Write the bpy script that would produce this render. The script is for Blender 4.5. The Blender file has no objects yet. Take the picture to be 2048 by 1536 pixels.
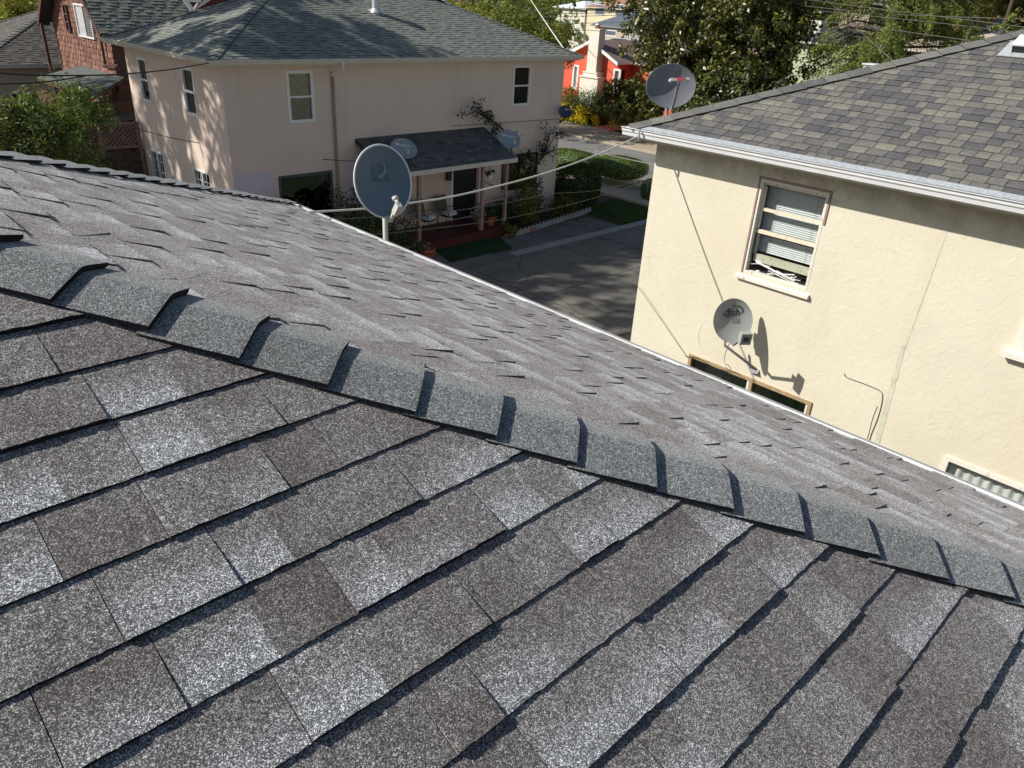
import bpy, math, random
import numpy as np
from mathutils import Vector, Matrix
random.seed(7); RNG = np.random.default_rng(11)
S = bpy.context.scene
COL = S.collection
H = 7.4                                   # camera height above the ground
# ------------------------------------------------------------------ camera
F = 1510.0
M = np.array([[0.71947696, -0.69251696, 0.05266089],
              [0.28386817, 0.36242482, 0.88773144],
              [-0.63385469, -0.62375357, 0.45733983]])
cam_d = bpy.data.cameras.new('camera'); cam = bpy.data.objects.new('camera', cam_d); COL.objects.link(cam)
cam_d.sensor_width = 36.0; cam_d.lens = F / 2048 * 36; cam_d.clip_end = 2000; cam_d.clip_start = 0.05
cam.matrix_world = Matrix.Translation((0, 0, H)) @ Matrix(M.T.tolist()).to_4x4()
S.camera = cam

def A(x, y, X=None, Y=None, Z=None):
    """survey helper: the point of a real plane (X=, Y= or Z= height) seen in the photograph at x, y"""
    r = M.T @ np.array([x - 1024, -(y - 768), -F])
    k = X / r[0] if X is not None else (Y / r[1] if Y is not None else (Z - H) / r[2])
    r = r * k
    return Vector((r[0], r[1], r[2] + H))

# ------------------------------------------------------------------ light
SUN_TO = Vector((1, -0.8, -0.97)).normalized()      # the way the light travels
sd = -SUN_TO
elev = math.asin(sd.z); az = math.atan2(sd.x, sd.y)
W = bpy.data.worlds.new('World'); S.world = W; W.use_nodes = True
nt = W.node_tree; nt.nodes.clear()
sky = nt.nodes.new('ShaderNodeTexSky'); sky.sky_type = 'NISHITA'; sky.sun_disc = False
sky.sun_elevation = elev; sky.sun_rotation = az
bg = nt.nodes.new('ShaderNodeBackground'); bg.inputs[1].default_value = 0.08
wo = nt.nodes.new('ShaderNodeOutputWorld')
nt.links.new(sky.outputs[0], bg.inputs[0]); nt.links.new(bg.outputs[0], wo.inputs[0])
sl = bpy.data.lights.new('sun', 'SUN'); sl.energy = 4.8; sl.angle = math.radians(0.5); sl.color = (1, 0.95, 0.87)
so = bpy.data.objects.new('sun', sl); COL.objects.link(so)
so.rotation_euler = SUN_TO.to_track_quat('-Z', 'Y').to_euler(); so.location = (-20, 15, 40)
S.view_settings.view_transform = 'Standard'; S.view_settings.look = 'None'
S.view_settings.exposure = 0.15; S.view_settings.gamma = 1

# ------------------------------------------------------------------ materials
MATS = {}
class N:
    def __init__(s, name, rough=0.85, spec=0.3):
        s.m = bpy.data.materials.new(name); s.m.use_nodes = True; s.t = s.m.node_tree
        s.b = s.t.nodes['Principled BSDF']; s.b.inputs['Roughness'].default_value = rough
        s.b.inputs['Specular IOR Level'].default_value = spec
        s.tc = s.t.nodes.new('ShaderNodeTexCoord'); MATS[name] = s.m
    def n(s, kind, **kw):
        o = s.t.nodes.new(kind)
        for k, v in kw.items(): setattr(o, k, v)
        return o
    def l(s, a, b): s.t.links.new(a, b)
    def noise(s, scale, detail=3, vec=None, rough=0.55):
        o = s.n('ShaderNodeTexNoise'); o.inputs['Scale'].default_value = scale; o.inputs['Detail'].default_value = detail
        o.inputs['Roughness'].default_value = rough
        s.l(vec or s.tc.outputs['Object'], o.inputs['Vector']); return o.outputs['Fac']
    def ramp(s, fac, stops):
        r = s.n('ShaderNodeValToRGB'); e = r.color_ramp.elements
        while len(e) < len(stops): e.new(0.5)
        for i, (p, c) in enumerate(stops):
            e[i].position = p; e[i].color = (*c, 1) if len(c) == 3 else c
        s.l(fac, r.inputs[0]); return r.outputs[0]
    def mix(s, fac, a, b, mode='MIX'):
        o = s.n('ShaderNodeMix', data_type='RGBA', blend_type=mode)
        for sock, v in ((o.inputs[0], fac), (o.inputs[6], a), (o.inputs[7], b)):
            if isinstance(v, (int, float)): sock.default_value = v
            elif isinstance(v, tuple): sock.default_value = (*v, 1)
            else: s.l(v, sock)
        return o.outputs[2]
    def math(s, op, a, b=None, c=None, clamp=False):
        o = s.n('ShaderNodeMath', operation=op, use_clamp=clamp)
        for i, v in enumerate((a, b, c)):
            if v is None: continue
            if isinstance(v, (int, float)): o.inputs[i].default_value = v
            else: s.l(v, o.inputs[i])
        return o.outputs[0]
    def color(s, c): s.l(c, s.b.inputs['Base Color']) if not isinstance(c, tuple) else setattr(s.b.inputs['Base Color'], 'default_value', (*c, 1))
    def bump(s, h, strength, dist):
        o = s.n('ShaderNodeBump'); o.inputs['Strength'].default_value = strength; o.inputs['Distance'].default_value = dist
        s.l(h, o.inputs['Height']); s.l(o.outputs[0], s.b.inputs['Normal'])

def plain(name, c, rough=0.6, spec=0.3, var=0.12, scale=6, metal=0.0, bump=0.0):
    a = N(name, rough, spec); a.b.inputs['Metallic'].default_value = metal
    f = a.noise(scale, 4)
    lo = tuple(max(0, x * (1 - var)) for x in c); hi = tuple(min(1, x * (1 + var)) for x in c)
    a.color(a.ramp(f, [(0.3, lo), (0.7, hi)]))
    if bump: a.bump(a.noise(scale * 8, 3), 0.5, bump)
    return a.m

def granule_roof(name, dark, mid, light, gran_lo, gran_hi, scale=330, amp=1.0, spots=1.0, blend=5.0, sheen=0.0, clump=160, cellw=0.6, dropw=0.3, noisew=0.6):
    """asphalt shingle: mineral granules, how many of them are pale depends on the blend of that piece"""
    a = N(name, 0.75, 0.35)
    a.b.inputs['Sheen Weight'].default_value = sheen; a.b.inputs['Sheen Roughness'].default_value = 0.55; a.b.inputs['Sheen Tint'].default_value = (0.95, 0.98, 1, 1)
    at = a.n('ShaderNodeAttribute', attribute_name='cell')
    sep = a.n('ShaderNodeSeparateColor'); a.l(at.outputs['Color'], sep.inputs[0])
    uv = a.n('ShaderNodeUVMap', uv_map='UVMap'); su = a.n('ShaderNodeSeparateXYZ'); a.l(uv.outputs[0], su.inputs[0])
    n1 = a.noise(blend, 2)
    n2 = a.noise(blend * 6, 3)
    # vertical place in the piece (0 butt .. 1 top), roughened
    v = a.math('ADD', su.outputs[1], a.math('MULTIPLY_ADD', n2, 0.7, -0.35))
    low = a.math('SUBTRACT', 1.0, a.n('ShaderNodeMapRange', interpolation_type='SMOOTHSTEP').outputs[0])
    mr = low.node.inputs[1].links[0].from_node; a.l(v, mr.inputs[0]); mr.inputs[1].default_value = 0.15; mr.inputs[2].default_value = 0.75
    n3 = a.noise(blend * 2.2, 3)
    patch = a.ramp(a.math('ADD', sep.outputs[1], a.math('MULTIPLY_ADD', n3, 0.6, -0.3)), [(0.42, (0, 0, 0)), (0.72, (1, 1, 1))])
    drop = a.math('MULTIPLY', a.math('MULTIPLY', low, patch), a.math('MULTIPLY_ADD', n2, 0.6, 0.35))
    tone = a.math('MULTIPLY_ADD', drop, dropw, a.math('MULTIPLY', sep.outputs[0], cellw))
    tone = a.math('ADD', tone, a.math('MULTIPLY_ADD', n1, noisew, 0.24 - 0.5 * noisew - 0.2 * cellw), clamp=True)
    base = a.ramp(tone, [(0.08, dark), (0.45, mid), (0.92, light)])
    vo = a.n('ShaderNodeTexVoronoi'); vo.inputs['Scale'].default_value = scale
    a.l(a.tc.outputs['Object'], vo.inputs['Vector'])
    vs = a.n('ShaderNodeSeparateColor'); a.l(vo.outputs['Color'], vs.inputs[0])
    g = a.ramp(vs.outputs[0], [(0.0, (gran_lo,) * 3), (0.48, ((gran_lo + 1) * .36,) * 3), (0.76, (1.1,) * 3), (1.0, (gran_hi,) * 3)])
    g = a.mix(amp, (1., 1., 1.), g)
    v2 = a.n('ShaderNodeTexVoronoi'); v2.inputs['Scale'].default_value = clump; a.l(a.tc.outputs['Object'], v2.inputs['Vector'])
    s2 = a.n('ShaderNodeSeparateColor'); a.l(v2.outputs['Color'], s2.inputs[0])
    g = a.mix(1.0, g, a.ramp(s2.outputs[0], [(0.0, (.74,) * 3), (0.6, (.97,) * 3), (1.0, (1.35,) * 3)]), 'MULTIPLY')
    c = a.mix(1.0, base, g, 'MULTIPLY')
    if sheen: a.l(a.mix(1.0, a.mix(0.95, (1., 1., 1.), g), a.mix(0.6, (1., .985, .97), a.mix(1.0, base, (3.4, 3.4, 3.4), 'MULTIPLY')), 'MULTIPLY'), a.b.inputs['Sheen Tint'])
    dust = a.noise(1.3, 4)
    c = a.mix(a.math('MULTIPLY', dust, 0.12), c, (0.25, 0.24, 0.22))
    a.color(c)
    a.bump(vs.outputs[1], 0.6 * spots, 0.0022)
    return a.m

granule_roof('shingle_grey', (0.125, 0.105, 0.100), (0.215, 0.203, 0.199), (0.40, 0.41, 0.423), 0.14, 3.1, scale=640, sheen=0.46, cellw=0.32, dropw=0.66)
granule_roof('cap_grey', (0.165, 0.173, 0.174), (0.205, 0.215, 0.216), (0.26, 0.272, 0.274), 0.2, 2.7, scale=640, sheen=0.35, clump=200)
granule_roof('shingle_olive', (0.10, 0.096, 0.104), (0.165, 0.16, 0.152), (0.285, 0.28, 0.215), 0.5, 1.6, scale=220, amp=0.7, blend=2.5)
granule_roof('cap_olive', (0.12, 0.12, 0.115), (0.19, 0.185, 0.17), (0.27, 0.265, 0.22), 0.5, 1.6, scale=220, amp=0.7)
granule_roof('shingle_green', (0.17, 0.185, 0.165), (0.23, 0.245, 0.21), (0.29, 0.305, 0.255), 0.6, 1.5, scale=120, amp=0.6, blend=2, cellw=0.5, noisew=0.25)
granule_roof('shingle_dark', (0.05, 0.055, 0.06), (0.10, 0.105, 0.105), (0.16, 0.165, 0.16), 0.6, 1.5, scale=120, amp=0.6, blend=2)
granule_roof('shingle_brown', (0.07, 0.06, 0.05), (0.13, 0.115, 0.10), (0.2, 0.18, 0.15), 0.6, 1.5, scale=120, amp=0.6, blend=2)

def stucco(name, c, stain, bscale=5.0, bdist=0.02, bstr=0.6, grime=None):
    a = N(name, 0.92, 0.15)
    c = tuple(c)
    f = a.noise(0.9, 5); f2 = a.noise(7, 4); f3 = a.noise(0.35, 3)
    base = a.ramp(f, [(0.3, tuple(x * 0.93 for x in c)), (0.7, c)])
    mp = a.n('ShaderNodeMapping'); mp.inputs['Scale'].default_value = (1.4, 1.4, 0.16); a.l(a.tc.outputs['Object'], mp.inputs[0])
    streak = a.noise(2.2, 5, mp.outputs[0])
    sf = a.ramp(streak, [(0.56, (0, 0, 0)), (0.78, (1, 1, 1))])
    base = a.mix(a.math('MULTIPLY', sf, 0.45), base, stain)
    base = a.mix(a.math('MULTIPLY', a.ramp(f2, [(0.5, (0, 0, 0)), (0.8, (1, 1, 1))]), 0.12), base, tuple(x * .6 for x in c))
    cr = a.n('ShaderNodeTexVoronoi', feature='DISTANCE_TO_EDGE'); cr.inputs['Scale'].default_value = 0.8
    w = a.n('ShaderNodeVectorMath', operation='ADD')
    nn = a.n('ShaderNodeTexNoise'); nn.inputs['Scale'].default_value = 2.5; nn.inputs['Detail'].default_value = 5; a.l(a.tc.outputs['Object'], nn.inputs['Vector'])
    a.l(nn.outputs['Color'], w.inputs[0]); a.l(a.tc.outputs['Object'], w.inputs[1]); a.l(w.outputs[0], cr.inputs['Vector'])
    ck = a.ramp(cr.outputs['Distance'], [(0.0, (1, 1, 1)), (0.006, (0, 0, 0))])
    base = a.mix(a.math('MULTIPLY', a.math('MULTIPLY', ck, a.ramp(f3, [(0.5, (0, 0, 0)), (0.6, (1, 1, 1))])), 0.35), base, tuple(x * .55 for x in c))
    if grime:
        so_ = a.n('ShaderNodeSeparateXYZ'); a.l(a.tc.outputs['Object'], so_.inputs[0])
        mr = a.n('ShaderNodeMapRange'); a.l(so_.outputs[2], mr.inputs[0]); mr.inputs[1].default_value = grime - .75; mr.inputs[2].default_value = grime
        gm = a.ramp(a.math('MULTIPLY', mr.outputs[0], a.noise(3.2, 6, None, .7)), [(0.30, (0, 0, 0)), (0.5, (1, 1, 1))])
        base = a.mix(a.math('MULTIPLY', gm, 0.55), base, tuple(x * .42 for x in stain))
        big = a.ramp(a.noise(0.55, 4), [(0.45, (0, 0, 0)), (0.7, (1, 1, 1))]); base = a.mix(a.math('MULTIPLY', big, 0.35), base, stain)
    a.color(base)
    wv = a.n('ShaderNodeTexNoise'); wv.inputs['Scale'].default_value = bscale; wv.inputs['Detail'].default_value = 5
    wv.inputs['Distortion'].default_value = 1.6; wv.inputs['Roughness'].default_value = 0.62
    a.l(a.tc.outputs['Object'], wv.inputs['Vector'])
    a.bump(a.math('ADD', wv.outputs['Fac'], a.math('MULTIPLY', a.noise(60, 2), 0.12)), bstr, bdist)
    return a.m
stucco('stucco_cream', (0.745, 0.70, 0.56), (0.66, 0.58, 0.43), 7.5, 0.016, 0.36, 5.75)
stucco('stucco_pink', (0.76, 0.625, 0.53), (0.54, 0.46, 0.40), 4.0, 0.015, 0.35)
stucco('stucco_orange', (0.78, 0.15, 0.085), (0.7, 0.13, 0.06), 5, 0.02, 0.3)
stucco('stucco_white', (0.80, 0.76, 0.66), (0.7, 0.66, 0.55), 5, 0.02, 0.3)
stucco('stucco_tan', (0.55, 0.48, 0.38), (0.5, 0.4, 0.3), 5, 0.02, 0.3)
stucco('stucco_green', (0.50, 0.56, 0.36), (0.45, 0.5, 0.33), 5, 0.02, 0.3)
stucco('patch_lilac', (0.66, 0.58, 0.64), (0.6, 0.53, 0.6), 4, 0.01, 0.3)

def peeling(name, c, under):
    a = N(name, 0.7, 0.25)
    f = a.noise(14, 6, rough=0.7)
    mp = a.n('ShaderNodeMapping'); mp.inputs['Scale'].default_value = (9, 9, 1.5); a.l(a.tc.outputs['Object'], mp.inputs[0])
    g = a.noise(2.0, 6, mp.outputs[0], 0.7)
    k = a.ramp(a.math('MULTIPLY', f, g), [(0.30, (0, 0, 0)), (0.36, (1, 1, 1))])
    a.color(a.mix(k, c, under)); a.bump(f, 0.3, 0.004); return a.m
peeling('peeling_cream', (0.76, 0.70, 0.54), (0.45, 0.38, 0.32))
peeling('peeling_red', (0.33, 0.235, 0.21), (0.62, 0.55, 0.48))
peeling('peeling_pale', (0.78, 0.75, 0.66), (0.5, 0.44, 0.38))
plain('white_paint', (0.78, 0.78, 0.77), 0.45, 0.4, 0.04)
plain('white_metal', (0.76, 0.77, 0.77), 0.35, 0.5, 0.05)
plain('cream_metal', (0.62, 0.58, 0.50), 0.45, 0.4, 0.08)
plain('galvanised', (0.55, 0.58, 0.6), 0.45, 0.5, 0.2, 30, 0.3)
plain('dark_trim', (0.05, 0.055, 0.06), 0.6)
plain('green_trim', (0.07, 0.10, 0.10), 0.6)
plain('wood_tan', (0.40, 0.29, 0.17), 0.6, 0.3, 0.2, 14)
plain('dish_pale', (0.36, 0.37, 0.36), 0.5, 0.4, 0.05)
plain('dish_grey', (0.20, 0.205, 0.225), 0.5, 0.4, 0.12)
plain('dish_blue', (0.22, 0.28, 0.335), 0.55, 0.4, 0.06, 4)
plain('dish_navy', (0.05, 0.06, 0.10), 0.5, 0.4, 0.1)
plain('metal_grey', (0.26, 0.27, 0.28), 0.5, 0.5, 0.12)
plain('plastic_beige', (0.62, 0.60, 0.54), 0.5)
plain('black_rubber', (0.02, 0.02, 0.022), 0.6)
plain('cable_white', (0.70, 0.68, 0.62), 0.6)
plain('cable_grey', (0.13, 0.12, 0.105), 0.6)
plain('logo_dark', (0.06, 0.07, 0.075), 0.6)
plain('logo_faint', (0.115, 0.155, 0.195), 0.6)
plain('logo_white', (0.65, 0.7, 0.74), 0.6)
plain('label_red', (0.6, 0.12, 0.14), 0.6)
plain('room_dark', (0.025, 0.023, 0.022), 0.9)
plain('curtain_white', (0.72, 0.72, 0.68), 0.9)
plain('curtain_yellow', (0.62, 0.40, 0.06), 0.9)
plain('straw_yellow', (0.55, 0.50, 0.28), 0.9, 0.2, 0.3, 9)  # also colours the modelled reflection in the pink upper window
plain('blind_grey', (0.50, 0.50, 0.52), 0.6)
plain('maroon_deck', (0.085, 0.018, 0.018), 0.5, 0.3, 0.2)
plain('post_pink', (0.36, 0.24, 0.22), 0.6)
plain('door_black', (0.012, 0.012, 0.013), 0.4)
plain('terracotta', (0.42, 0.13, 0.06), 0.8)
plain('bark', (0.10, 0.075, 0.055), 0.95, 0.1, 0.4, 12, 0, 0.02)
plain('wood_old', (0.10, 0.07, 0.055), 0.9, 0.15, 0.4, 8, 0, 0.01)
plain('lattice_wood', (0.26, 0.18, 0.15), 0.9, 0.15, 0.3, 8)
plain('trim_brown', (0.11, 0.06, 0.05), 0.7, 0.2, 0.2)
plain('roof_rolled', (0.13, 0.14, 0.135), 0.9, 0.2, 0.2, 3)
plain('roof_rough', (0.14, 0.115, 0.10), 0.95, 0.1, 0.5, 10, 0, 0.04)
plain('roof_white', (0.72, 0.76, 0.80), 0.6)
plain('roof_rust', (0.34, 0.19, 0.13), 0.9, 0.2, 0.25, 5)
plain('roof_slate', (0.12, 0.14, 0.17), 0.8, 0.2, 0.2, 5)
plain('roof_light', (0.42, 0.41, 0.39), 0.9, 0.2, 0.15, 5)
plain('roof_mauve', (0.24, 0.175, 0.155), 0.9, 0.2, 0.2, 3)
plain('brick_path', (0.42, 0.13, 0.10), 0.85, 0.2, 0.3, 8)
plain('brick_red', (0.35, 0.14, 0.10), 0.85, 0.2, 0.3, 10)
plain('peach_paint', (0.62, 0.38, 0.27), 0.85)
plain('yellow_paint', (0.74, 0.68, 0.45), 0.85)
plain('cloth_white', (0.6, 0.6, 0.6), 0.9)
plain('mesh_green', (0.12, 0.12, 0.07), 0.9)

def glass(name, refl=0.2, tint=(0.5, 0.55, 0.55)):
    a = N(name, 0.03, 0.5); t = a.t
    tr = a.n('ShaderNodeBsdfTransparent'); tr.inputs[0].default_value = (*tint, 1)
    gl = a.n('ShaderNodeBsdfGlossy'); gl.inputs['Roughness'].default_value = 0.03
    fr = a.n('ShaderNodeLayerWeight'); fr.inputs[0].default_value = 0.5
    mx = a.n('ShaderNodeMixShader'); a.l(a.math('MULTIPLY_ADD', a.math('POWER', fr.outputs['Facing'], 5.0), 0.8, refl, clamp=True), mx.inputs[0])
    a.l(tr.outputs[0], mx.inputs[1]); a.l(gl.outputs[0], mx.inputs[2])
    a.l(mx.outputs[0], t.nodes['Material Output'].inputs[0]); t.nodes.remove(a.b)
glass('glass', 0.06, (0.6, 0.65, 0.65)); glass('glass_clear', 0.02, (0.9, 0.92, 0.92))
plain('asphalt_edge', (0.018, 0.018, 0.02), 0.9, 0.1)

def leafmat(name, lo, hi, rough=0.45, spec=0.5, trans=0.25):
    a = N(name, rough, spec)
    at = a.n('ShaderNodeAttribute', attribute_name='cell'); sep = a.n('ShaderNodeSeparateColor'); a.l(at.outputs['Color'], sep.inputs[0])
    a.color(a.ramp(sep.outputs[0], [(0.0, lo), (1.0, hi)]))
    df = a.n('ShaderNodeBsdfTranslucent'); df.inputs[0].default_value = (hi[0] * 1.2, hi[1] * 1.3, hi[2] * .8, 1)
    mx = a.n('ShaderNodeMixShader'); mx.inputs[0].default_value = trans
    a.l(a.b.outputs[0], mx.inputs[1]); a.l(df.outputs[0], mx.inputs[2]); a.l(mx.outputs[0], a.t.nodes['Material Output'].inputs[0])
leafmat('leaf_magnolia', (0.014, 0.022, 0.006), (0.22, 0.22, 0.045), 0.36, 0.5, 0.08)
leafmat('leaf_cedar', (0.10, 0.13, 0.03), (0.32, 0.34, 0.09), 0.7, 0.2)
leafmat('leaf_green', (0.03, 0.06, 0.015), (0.13, 0.19, 0.035), 0.5, 0.4)
leafmat('leaf_olive', (0.10, 0.12, 0.02), (0.34, 0.34, 0.06), 0.6, 0.3)
leafmat('leaf_yellow', (0.30, 0.28, 0.03), (0.62, 0.55, 0.12), 0.6, 0.3)
leafmat('leaf_hedge', (0.06, 0.11, 0.02), (0.20, 0.29, 0.05), 0.6, 0.3)
leafmat('leaf_dark', (0.012, 0.022, 0.010), (0.045, 0.07, 0.02), 0.5, 0.3)
leafmat('leaf_ochre', (0.09, 0.08, 0.02), (0.28, 0.22, 0.04), 0.6, 0.3)
leafmat('leaf_purple', (0.05, 0.015, 0.03), (0.14, 0.05, 0.08), 0.6, 0.3)
leafmat('petal_yellow', (0.75, 0.52, 0.01), (0.85, 0.68, 0.03), 0.7, 0.2)
leafmat('petal_white', (0.5, 0.55, 0.6), (0.75, 0.75, 0.78), 0.7, 0.2)
leafmat('petal_pink', (0.3, 0.06, 0.25), (0.5, 0.15, 0.4), 0.7, 0.2)

# concrete, asphalt, grass
def ground_mat(name, lo, hi, sc=1.2, bump=0.01, cracks=0.0, joint=None):
    a = N(name, 0.9, 0.2); f = a.noise(sc, 6, rough=0.65); g = a.noise(40, 3)
    c = a.ramp(f, [(0.3, lo), (0.7, hi)])
    c = a.mix(a.math('MULTIPLY', g, 0.35), c, tuple(x * 0.55 for x in lo))
    if cracks:
        cr = a.n('ShaderNodeTexVoronoi', feature='DISTANCE_TO_EDGE'); cr.inputs['Scale'].default_value = cracks
        nn = a.n('ShaderNodeTexNoise'); nn.inputs['Scale'].default_value = 1.5; nn.inputs['Detail'].default_value = 5; a.l(a.tc.outputs['Object'], nn.inputs['Vector'])
        w = a.n('ShaderNodeVectorMath', operation='ADD'); a.l(nn.outputs['Color'], w.inputs[0]); a.l(a.tc.outputs['Object'], w.inputs[1]); a.l(w.outputs[0], cr.inputs['Vector'])
        c = a.mix(a.ramp(cr.outputs['Distance'], [(0.0, (.7,) * 3), (0.012, (0, 0, 0))]), c, tuple(x * 0.35 for x in lo))
    a.color(c); a.bump(g, 0.4, bump)
ground_mat('concrete', (0.125, 0.118, 0.104), (0.235, 0.218, 0.19), 0.8, 0.004, 0.25)
ground_mat('concrete_pale', (0.29, 0.29, 0.285), (0.37, 0.37, 0.36), 1.5, 0.004)
ground_mat('pavement', (0.40, 0.34, 0.26), (0.54, 0.46, 0.35), 0.6, 0.004, 0.3)
ground_mat('asphalt', (0.20, 0.195, 0.185), (0.27, 0.265, 0.25), 0.4, 0.004, 0.15)
ground_mat('soil', (0.06, 0.045, 0.03), (0.13, 0.10, 0.07), 1.5, 0.02)
ground_mat('grass', (0.02, 0.045, 0.012), (0.06, 0.10, 0.025), 2.5, 0.03)
ground_mat('turf_green', (0.018, 0.043, 0.014), (0.03, 0.062, 0.02), 2.5, 0.01)
def shingle_wall_mat():
    a = N('cedar_shakes', 0.9, 0.15)
    at = a.n('ShaderNodeAttribute', attribute_name='cell'); sep = a.n('ShaderNodeSeparateColor'); a.l(at.outputs['Color'], sep.inputs[0])
    c = a.ramp(sep.outputs[0], [(0, (0.16, 0.08, 0.062)), (0.5, (0.25, 0.13, 0.10)), (1, (0.34, 0.19, 0.148))])
    c = a.mix(a.math('MULTIPLY', a.ramp(a.noise(2.2, 5), [(0.55, (0, 0, 0)), (0.7, (1, 1, 1))]), .5), c, (0.10, 0.06, 0.045))
    a.color(c)
shingle_wall_mat()
MT = MATS

# ------------------------------------------------------------------ mesh helpers
def V(*a): return Vector(a)
class MB:
    def __init__(s): s.v = []; s.f = []; s.mi = []; s.c = []; s.uv = []; s.mats = []; s.sm = []
    def m(s, name):
        if name not in s.mats: s.mats.append(name)
        return s.mats.index(name)
    def face(s, pts, mat, col=(0.5, 0.5, 0.5), uv=None, smooth=False):
        i = len(s.v); s.v += [tuple(p) for p in pts]; s.f.append(tuple(range(i, i + len(pts))))
        s.mi.append(s.m(mat)); s.c.append(col); s.uv.append(uv or [(0, 0.5)] * len(pts)); s.sm.append(smooth)
    def grid(s, P, mat, col=(.5, .5, .5), smooth=True, close_u=False, close_v=False):
        """P[i][j] shared-vertex surface"""
        i0 = len(s.v); nu = len(P); nv = len(P[0])
        for r in P: s.v += [tuple(p) for p in r]
        k = s.m(mat)
        for i in range(nu if close_u else nu - 1):
            for j in range(nv if close_v else nv - 1):
                a = i0 + i * nv + j; b = i0 + ((i + 1) % nu) * nv + j
                c = i0 + ((i + 1) % nu) * nv + (j + 1) % nv; d = i0 + i * nv + (j + 1) % nv
                s.f.append((a, b, c, d)); s.mi.append(k); s.c.append(col); s.uv.append([(0, .5)] * 4); s.sm.append(smooth)
    def hexa(s, P, mat, col=(.5, .5, .5)):
        """8 corners: bottom 0-3 ccw, top 4-7"""
        for q in ((0, 3, 2, 1), (4, 5, 6, 7), (0, 1, 5, 4), (1, 2, 6, 5), (2, 3, 7, 6), (3, 0, 4, 7)):
            s.face([P[i] for i in q], mat, col)
    def box(s, a, b, mat, col=(.5, .5, .5)):
        x0, x1 = sorted((a[0], b[0])); y0, y1 = sorted((a[1], b[1])); z0, z1 = sorted((a[2], b[2]))
        s.hexa([(x0, y0, z0), (x1, y0, z0), (x1, y1, z0), (x0, y1, z0), (x0, y0, z1), (x1, y0, z1), (x1, y1, z1), (x0, y1, z1)], mat, col)
    def obox(s, O, U, Vv, Nn, u, v, n, mat, col=(.5, .5, .5)):
        """oriented box, ranges u=(u0,u1) along U ..."""
        P = []
        for nn in n:
            for (uu, vv) in ((u[0], v[0]), (u[1], v[0]), (u[1], v[1]), (u[0], v[1])):
                P.append(O + U * uu + Vv * vv + Nn * nn)
        s.hexa(P, mat, col)
    def bar(s, a, b, w, h, mat, up=V(0, 0, 1), col=(.5, .5, .5)):
        a = Vector(a); b = Vector(b); d = (b - a); L = d.length; d.normalize()
        if abs(d.dot(up)) > .98: up = V(1, 0, 0)
        sx = d.cross(up).normalized(); sy = sx.cross(d).normalized()
        s.obox(a, d, sx, sy, (0, L), (-w / 2, w / 2), (-h / 2, h / 2), mat, col)
    def tube(s, pts, r, mat, n=8, caps=True):
        pts = [Vector(p) for p in pts]; rs = r if isinstance(r, (list, tuple)) else [r] * len(pts)
        R = []; prev = None
        for i, p in enumerate(pts):
            d = (pts[min(i + 1, len(pts) - 1)] - pts[max(i - 1, 0)]).normalized()
            if prev is None:
                a = d.cross(V(0, 0, 1));
                if a.length < .05: a = d.cross(V(1, 0, 0))
            else: a = prev - d * prev.dot(d)
            a.normalize(); prev = a; b = d.cross(a)
            R.append([p + (a * math.cos(t) + b * math.sin(t)) * rs[i] for t in [2 * math.pi * k / n for k in range(n)]])
        s.grid(R, mat, close_v=True)
        if caps:
            s.face(R[0][::-1], mat); s.face(R[-1], mat)
    def build(s, name, parent=None, bevel=0):
        me = bpy.data.meshes.new(name)
        nv = len(s.v); nf = len(s.f)
        me.vertices.add(nv); me.vertices.foreach_set('co', np.array(s.v, dtype=np.float32).ravel())
        lens = np.array([len(f) for f in s.f], dtype=np.int32); nl = int(lens.sum())
        me.loops.add(nl); me.loops.foreach_set('vertex_index', np.concatenate([np.array(f, dtype=np.int32) for f in s.f]))
        me.polygons.add(nf); me.polygons.foreach_set('loop_start', np.concatenate(([0], np.cumsum(lens)[:-1])).astype(np.int32))
        me.polygons.foreach_set('loop_total', lens)
        me.polygons.foreach_set('material_index', np.array(s.mi, dtype=np.int32))
        me.polygons.foreach_set('use_smooth', np.array(s.sm, dtype=bool))
        for mn in s.mats: me.materials.append(MT[mn])
        ca = me.color_attributes.new('cell', 'FLOAT_COLOR', 'CORNER')
        cc = np.repeat(np.array([(c[0], c[1], c[2], 1) for c in s.c], dtype=np.float32), lens, axis=0); ca.data.foreach_set('color', cc.ravel())
        uv = me.uv_layers.new(name='UVMap'); uv.data.foreach_set('uv', np.array([q for u in s.uv for q in u], dtype=np.float32).ravel())
        me.update(calc_edges=True)
        o = bpy.data.objects.new(name, me); COL.objects.link(o)
        if parent: o.parent = parent
        if bevel:
            b = o.modifiers.new('bevel', 'BEVEL'); b.width = bevel; b.segments = 2; b.limit_method = 'ANGLE'
        return o

def tag(o, label, cat, group=None, kind=None):
    o['label'] = label; o['category'] = cat
    if group: o['group'] = group
    if kind: o['kind'] = kind
    return o
def struct(o): o['kind'] = 'structure'; return o
def thing(name, loc, label, cat, group=None):
    o = bpy.data.objects.new(name, None); COL.objects.link(o); o.location = loc; o.empty_display_size = 0.2
    tag(o, label, cat, group)
    o['_w'] = list(loc)
    return o
def under(part, root):
    """parent a world-space mesh to a thing whose empty sits at its own base"""
    part.parent = root; off = Vector(root['_w']); part.location = -off
    return part
THINGS = []

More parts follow.
